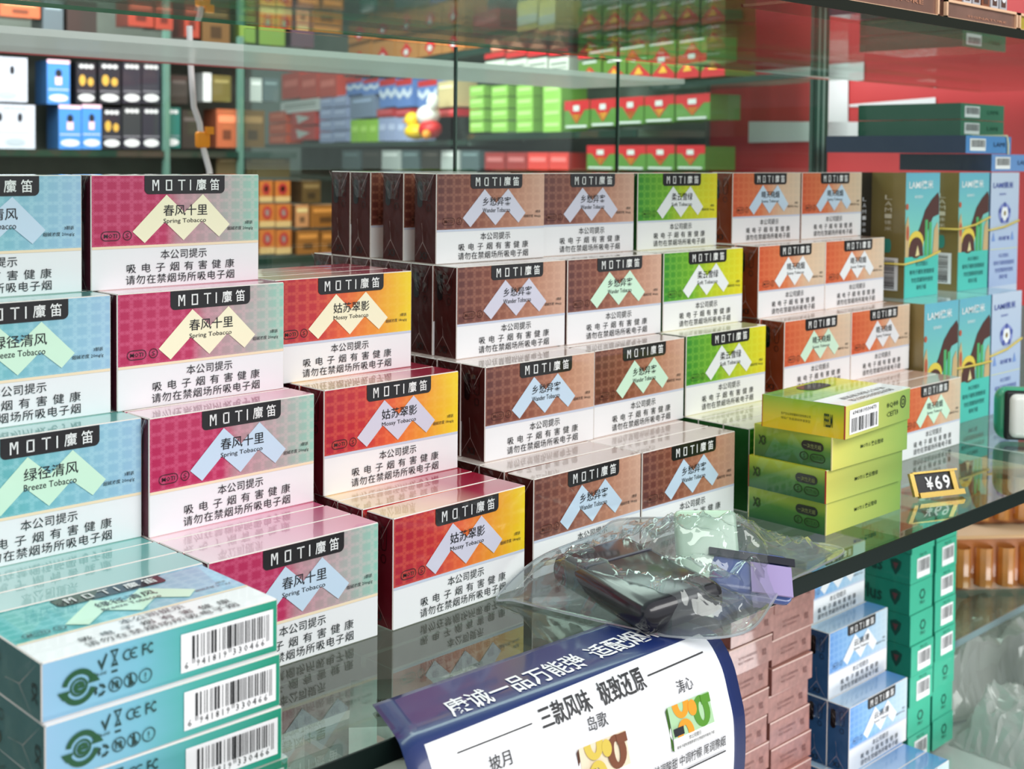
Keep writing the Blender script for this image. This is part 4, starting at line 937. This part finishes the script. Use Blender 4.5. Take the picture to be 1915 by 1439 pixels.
# red sign panel
t = thing('sign_panel', 'large red sign panel with white strokes behind the glass corner', 'sign', UF(0, 0), (0, 0, YAW)); RP_ = mat((196, 56, 58), .5, vary=.08, bscale=8)
b = MB(); b.box((1.22, 2.5, 1.0), (14.6, 2.75, 14), RP_); b.build('panel', t)
P = Print(lambda u, v, l: (u, 2.5 - l, v)); wm = mat((232, 236, 236), .5)
for q in ([(3.31, 4.68), (8.38, 4.72), (8.38, 5.19), (3.31, 5.31)], [(6.97, 4.70), (7.80, 4.70), (7.74, 7.36), (6.97, 7.42)], [(7.83, 5.60), (11.0, 5.50), (11.0, 5.73), (7.83, 5.66)]): P.poly(q, wm, .03)
P.build('white_strokes', t)
# pale frosted shelf of the next case, crossing behind the carton tops
t = thing('frosted_shelf', 'pale frosted shelf board of the next case, above the carton tops', 'shelf', (-6, 7.9, 5.74))
b = MB(); b.box((0, 0, 0), (20.3, 3.1, .10), glassmat('frosted', (226, 228, 224), .05, .2, haze=.5, hazec=(222, 230, 226))); b.build('board', t)
b = MB(); b.box((0, 3.1, -.02), (14.5, 3.16, .10), mat((206, 96, 100), .5)); b.build('red_edge', t)
# cable with orange tie
tag(tubeobj('hanging_cable', [(5.15, 12, 6.5), (5.17, 12, 5.9), (5.21, 12, 5.4), (5.24, 12, 5.05), (5.36, 12, 4.75), (5.42, 12, 4.35), (5.56, 12, 3.9), (5.7, 12, 2.6), (6.1, 12, .2)], .055, mat((222, 222, 222), .5)), 'thin white hanging cable behind the magenta cartons', 'cable')
t = thing('cable_tie', 'orange tape wrapped round the white cable', 'tie', (5.42, 12, 4.45)); link('tape', rbox(.26, .16, .30, .05), t, (mat((240, 150, 20), .5),), smooth=True)
b = MB(); b.box((.02, -.1, .1), (.18, -.04, .24), mat((240, 150, 20), .5)); b.build('flap', t)
# toys on the far shelf
s0 = UF(-17.2, 4.90); t = thing('toy_duck', 'yellow toy duck on the far shelf beside the light green boxes', 'toy', s0, (0, 0, YAW)); ym = mat((252, 206, 20), .4)
def ball(name, loc, r, m, par, sc=(1, 1, 1)):
    bm = bmesh.new(); bmesh.ops.create_uvsphere(bm, u_segments=14, v_segments=9, radius=r * U); 
    for v in bm.verts: v.co = Vector((v.co.x * sc[0], v.co.y * sc[1], v.co.z * sc[2]))
    me = bpy.data.meshes.new(name); bm.to_mesh(me); bm.free(); return link(name, me, par, (m,), loc, smooth=True)
ball('body', (.45, -.5, .34), .5, ym, t, (1.35, 1, .68)); ball('head', (-.05, -.5, .85), .34, ym, t); ball('beak', (-.35, -.7, .8), .12, mat((236, 110, 20), .5), t, (1.4, 1, .6)); ball('tail', (1.1, -.5, .5), .16, ym, t)
s0 = UF(-14.9, 4.90); t = thing('toy_figure', 'white and red toy figure on the far shelf beside the duck', 'toy', s0, (0, 0, YAW))
ball('body', (.3, -.7, .4), .48, mat((206, 30, 34), .4), t, (1.3, 1, .8)); ball('head', (.1, -.7, .98), .48, mat((246, 244, 240), .4), t, (1.25, 1, .9)); ball('hat', (.6, -.7, 1.5), .26, mat((246, 244, 240), .4), t, (1, 1, 1.4)); ball('foot', (.7, -1, .18), .2, mat((240, 150, 30), .4), t)

# ------------------------------------------------------------------ boxes standing on the upper glass shelf
def trans_pack(label, x0, x1, y, h, c, fr, open_=True):
    t = thing('clear_tray', label, 'tray', (x0, y, 5.85), (0, 0, 0), 'trays on the upper glass shelf'); w = x1 - x0; d = 1.15
    b = MB(); b.box((.03, .03, .01), (w - .03, d - .03, h * .92), mat(c, .4, coat=.7, vary=.35, bscale=50)); b.build('contents', t)
    b = MB(); fm = mat(fr, .4, coat=.5)
    for p, q in (((0, 0, 0), (.04, .04, h)), ((w - .04, 0, 0), (w, .04, h)), ((0, 0, h - .03), (w, .04, h)), ((0, 0, 0), (w, .02, .02)), ((0, d - .03, 0), (w, d, .03)), ((0, 0, 0), (.03, d, .03)), ((w - .03, 0, 0), (w, d, .03))): b.box(p, q, fm)
    b.build('tray_frame', t)
    P = Print(lambda u, v, l: (u * w, -l + .03, h * (1 - v))); P.text('SIGNATURE', .30, .62, .85, .74, mat((200, 140, 110), .5)); P.build('lettering', t)
for i, (x0, x1, h, c, lab) in enumerate(((4.7, 6.95, .42, (122, 84, 70), 'brown tray with peach frame on the upper shelf, before the dark gap'), (7.12, 8.98, .22, (128, 92, 78), 'brown tray with peach frame on the upper shelf, beyond the dark gap'), (9.03, 10.9, .22, (190, 170, 40), 'olive yellow tray on the upper shelf, last of three'))):
    trans_pack(lab, x0, x1, -1.58, h, c, (240, 196, 160))
for i in range(7):
    t = thing('upright_pack', 'striped pack standing in the upper tray, %s along it' % NUM[i], 'pack', (7.3 + i * .24, -1.45, 6.09), (0, 0, 0), 'striped packs on the upper tray')
    b = MB(); b.box((0, 0, 0), (.2, .5, .8), mat(((190, 190, 196), (150, 90, 60), (210, 210, 216))[i % 3], .3, coat=.5)); b.build('box_card', t)
    P = Print(lambda u, v, l: (u * .2, -l, .8 * (1 - v))); P.rect(.2, .5, .8, .95, mat((90, 60, 50), .5)); P.disc(.5, .8, .3, .08, WHITE, .008); P.build('front_print', t)

# ------------------------------------------------------------------ lower case: shelf, stacks
plank('lower_shelf', 'lower display shelf under the stacks of blue, pink and teal boxes', -9, 26, -.4, 6.3, -5.865, .3, mat((196, 204, 200), .25, coat=.8))
b = MB(); b.box((-9, 6.42, -9), (26, 6.6, -.2), mat((196, 190, 184), .5, vary=.1)); tag(b.build('lower_backboard'), 'pale backboard of the lower case', 'backboard')
LB = [(11.36, 1.84, -2.86), (11.36, 1.40, -3.86), (11.33, 1.0, -4.86)]
for r, (xr, y, z) in enumerate([(11.30, 1.76, -2.86), (11.36, 1.38, -3.86), (11.33, 1.0, -4.86), (11.2, .22, -5.86)]):
    for i in range((2, 3, 4, 6)[r]):
        w_ = ('top', 'second', 'third', 'lowest')[r]
        carton('L', 'white', 'light blue carton in the lower case, %s step%s' % (w_, '' if i == 0 else ', %s behind its front one' % ORD[i - 1]), (xr - W / 2, y + i * (T + .004), z), full=(i == 0), group='light blue cartons in the lower case', end=(i < 2))
pkm = [mat((160, 110, 102), .35, coat=.7, vary=.5, bscale=170), mat((136, 84, 76), .35, coat=.7, vary=.4, bscale=150)]
pme = None
for c, (x0, w, zt, lab) in enumerate(((7.16, 1.0, -2.05, 'leaflet'), (8.22, 1.03, -1.82, 'blue cartons'))):
    for i in range(11):
        z = zt - (i + 1) * .392
        if z < -5.9: break
        if pme is None:
            b = MB(); b.box((0, 0, 0), (1, W, .38), pkm[1], front=pkm[0], top=mat((210, 150, 140), .4, coat=.5)); P = Print(lambda u, v, l: (u, -l, .38 * (1 - v))); ik = mat((110, 62, 58), .5)
            P.rect(0, 0, 1, .05, mat((226, 196, 186), .5)); P.text('生产企业深圳雷炎科技', .22, .40, .64, .50, ik); P.text('地址广东省深圳市', .22, .58, .56, .67, ik); P.text('魔盒', .76, .42, .86, .68, ik); pme = (b.mesh('carton_card'), P.b.mesh('end_print'))
        t = thing('pink_carton', 'dusty pink carton in the pink stack nearer the %s, %s from its top' % (lab, NUM[i]), 'carton', (x0 + random.uniform(-.03, .05), 1.40 + random.uniform(-.05, .03), z), (0, 0, R_(random.uniform(-1, 1))), 'dusty pink cartons stacked in the lower case')
        child('carton_card', pme[0], t); child('end_print', pme[1], t)
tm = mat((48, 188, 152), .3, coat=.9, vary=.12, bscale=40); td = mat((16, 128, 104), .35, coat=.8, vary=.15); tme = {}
for c, (x0, w, zt, lab) in enumerate(((12.14, .74, -1.69, 'blue cartons'), (12.96, .71, -1.66, 'amber trays'))):
    for i in range(9):
        z = zt - (i + 1) * .505; bc = (i in (1, 4, 5, 7)) if c == 0 else (i in (1, 2, 3, 4))
        if z < -5.9: break
        if (c, bc) not in tme:
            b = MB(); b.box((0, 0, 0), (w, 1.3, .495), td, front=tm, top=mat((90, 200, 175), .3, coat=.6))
            P = Print(lambda u, v, l: (u * w, -l, .495 * (1 - v))); dk = mat((20, 70, 60), .5)
            if bc: barcode(P, .28, .22, .86, .88, seed=2, n=12); P.text('PLUS', .4, .08, .7, .16, dk)
            else: P.ring(.55, .45, .13, .18, .05, dk, asp=.7, n=6); P.text('PRO', .45, .66, .66, .78, dk)
            Q = Print(lambda u, v, l: (-l, 1.3 * (1 - u), .495 * (1 - v))); Q.text('Plus', .30, .25, .62, .75, dk, bold=.02); Q.poly([(.72, .3), (.80, .22), (.88, .3), (.86, .55), (.80, .78), (.74, .55)][::-1], dk); Q.poly([(.76, .36), (.84, .36), (.80, .6)][::-1], mat((96, 60, 62), .5), .012)
            tme[c, bc] = (b.mesh('box_card'), P.b.mesh('end_print'), Q.b.mesh('side_print'))
        t = thing('teal_box', 'glossy teal box in the teal stack nearer the %s, %s from its top' % (lab, NUM[i]), 'box', (x0, 1.4 + random.uniform(-.02, .03), z), (0, 0, R_(random.uniform(-.6, .6))), 'glossy teal boxes stacked in the lower case')
        for nm, me in zip(('box_card', 'end_print', 'side_print'), tme[c, bc]): child(nm, me, t)
# items below the glass at left; white package stands for an overhead reflection
t = thing('package_reflection', 'white package stand-in below the glass for something reflected from overhead', 'package', (.35, .72, -1.5), (0, 0, R_(-38)))
b = MB(); b.box((-.05, 0, 0), (1.45, 1.1, .30), mat((232, 234, 230), .3, coat=1, bump=.4), top=mat((240, 240, 236), .3, coat=1)); b.build('package_card', t)
P = Print(lambda u, v, l: (u * 1.4, 1.1 * (1 - v), .30 + l))
for k in range(4): P.text('康诚品牌烟弹说明请勿在禁烟场所使用', .15, .45 + k * .1, .85, .52 + k * .1, mat((80, 90, 84), .5), flip=True)
P.build('small_print', t)
t = thing('pink_red_carton', 'pink and red carton below the glass beside the leaflet', 'carton', (.72, .35, -2.6), (0, 0, 0))
b = MB(); b.box((-.35, -.2, 0), (1.3, 1.2, 1.05), mat((214, 206, 198), .4, coat=.6), front=mat((206, 84, 66), .4, coat=.6), top=mat((230, 226, 220), .4, coat=.6)); b.build('carton_card', t)
P = Print(lambda u, v, l: (-.35 - l, 1.2 - u * 1.4, 1.05 * (1 - v))); P.disc(.6, .3, .1, .16, mat((110, 100, 96), .5)); P.text('X3', .5, .6, .8, .85, mat((50, 46, 44), .5)); P.build('side_print', t)
b = MB(); b.box((-1.6, -.1, -5.86), (4.5, 3.6, -2.62), mat((150, 60, 66), .5, coat=.4)); t = thing('red_crate', 'tall red box in the lower case carrying the packages', 'box'); o = b.build('crate_side', t); b = MB(); b.box((-1.65, -.14, -2.7), (4.55, 3.65, -2.61), mat((214, 206, 200), .5)); b.build('lid', t)
# lower glass shelf of the neighbouring case and the amber cartridge trays
shelf('glass_shelf', 'clear lower glass shelf edge crossing the plastic wrap', 12.6, 30, 1.9, 6.2, -4.42, .12, mat((120, 150, 156), .15, coat=1), GREENEDGE)
AM = mat((188, 108, 44), .35, coat=.8, vary=.5, bscale=25); AMT = mat((222, 190, 160), .4)
def amber_tray(label, loc, w, h, d, rot, n):
    t = thing('amber_tray', label, 'tray', loc, (0, 0, R_(rot)), 'trays of amber cartridges at right'); b = MB(); b.box((0, 0, 0), (w, d, h), AM, top=AMT); b.build('tray_body', t)
    b = MB(); b.box((-.02, -.04, h - .06), (w + .02, 0, h), mat((226, 180, 130), .4)); b.build('rim', t)
    v = MB(); s = w / n; me = None
    for i in range(n):
        if me is None: vb, fb = tube([(0, 0, .1), (0, 0, h * .3), (0, 0, h * .8)], s * .38, 10); m_ = MB(); m_.tris(vb, fb, mat((214, 140, 60), .2, coat=1, vary=.4, bscale=40)); me = m_.mesh('cartridge')
        o = child('cartridge', me, t); o.location = Vector(((i + .5) * s, -.02, 0)) * U
amber_tray('amber cartridge tray under the glass edge, lower one', (17.2, 3.3, -4.42), 4.2, 1.1, 1.6, -38, 9)
amber_tray('amber cartridge tray stacked on the other one', (18.3, 3.4, -3.30), 3.0, 1.2, 1.2, -38, 7)
t = thing('maroon_box', 'small maroon box beside the amber trays', 'box', (17.5, 4.2, -3.30), (0, 0, R_(-38))); b = MB(); b.box((0, 0, 0), (.9, .8, .45), mat((120, 24, 30), .4, coat=.5)); b.build('box_card', t); b = MB(); b.box((-.01, -.02, .38), (.92, 0, .45), mat((160, 60, 60), .5)); b.build('lid_edge', t)
# clear plastic wrap in the neighbouring case
def wrap(label, c, sx, sy, sz, seed):
    t = thing('plastic_wrap', label, 'plastic wrap', c); b = MB(); n, m_ = 36, 22; V = []
    for j in range(m_ + 1):
        for i in range(n + 1):
            u, v = i / n * 2 - 1, j / m_ * 2 - 1; q = Vector((u * 2.2, v * 2.2, seed))
            h = (1 - u * u) * (1 - v * v); V.append((u * sx, v * sy - .3 * h + noise.noise(q * 1.5) * .25, max(.0, sz * min(1, h * 2.2) * (.75 + .4 * noise.noise(q)) + .18 * noise.noise(q * 4))))
    b.tris(V, [(j * (n + 1) + i, j * (n + 1) + i + 1, (j + 1) * (n + 1) + i + 1, (j + 1) * (n + 1) + i) for j in range(m_) for i in range(n)], WRAP); b.build('film', t)
    v, f = tube([V[i] for i in range(n + 1)], .02, 5); b = MB(); b.tris(v, f, SE); b.build('seam', t)
WRAP = glassmat('wrap_film', (235, 238, 236), .15, .12, 1, 2.5, haze=.62, hazec=(226, 230, 226))
wrap('bunched clear plastic wrap below the amber trays', (16.6, 2.9, -5.86), 2.2, 1.2, 1.3, 2.1)
wrap('smaller bunch of plastic wrap by the teal stack', (14.6, .75, -5.86), .9, .8, 1.1, 5.3)
t = thing('dark_folder', 'dark flat case leaning beside the plastic wrap', 'case', (16.2, .9, -5.75), (R_(-14), R_(18), R_(-30))); link('cover', rbox(.9, .2, 2.0, .05), t, (mat((70, 62, 66), .4, coat=.4),), (0, 0, 1.0)); b = MB(); b.box((-.4, -.12, .2), (.4, -.1, 1.8), mat((90, 80, 84), .4)); b.build('front_flap', t)
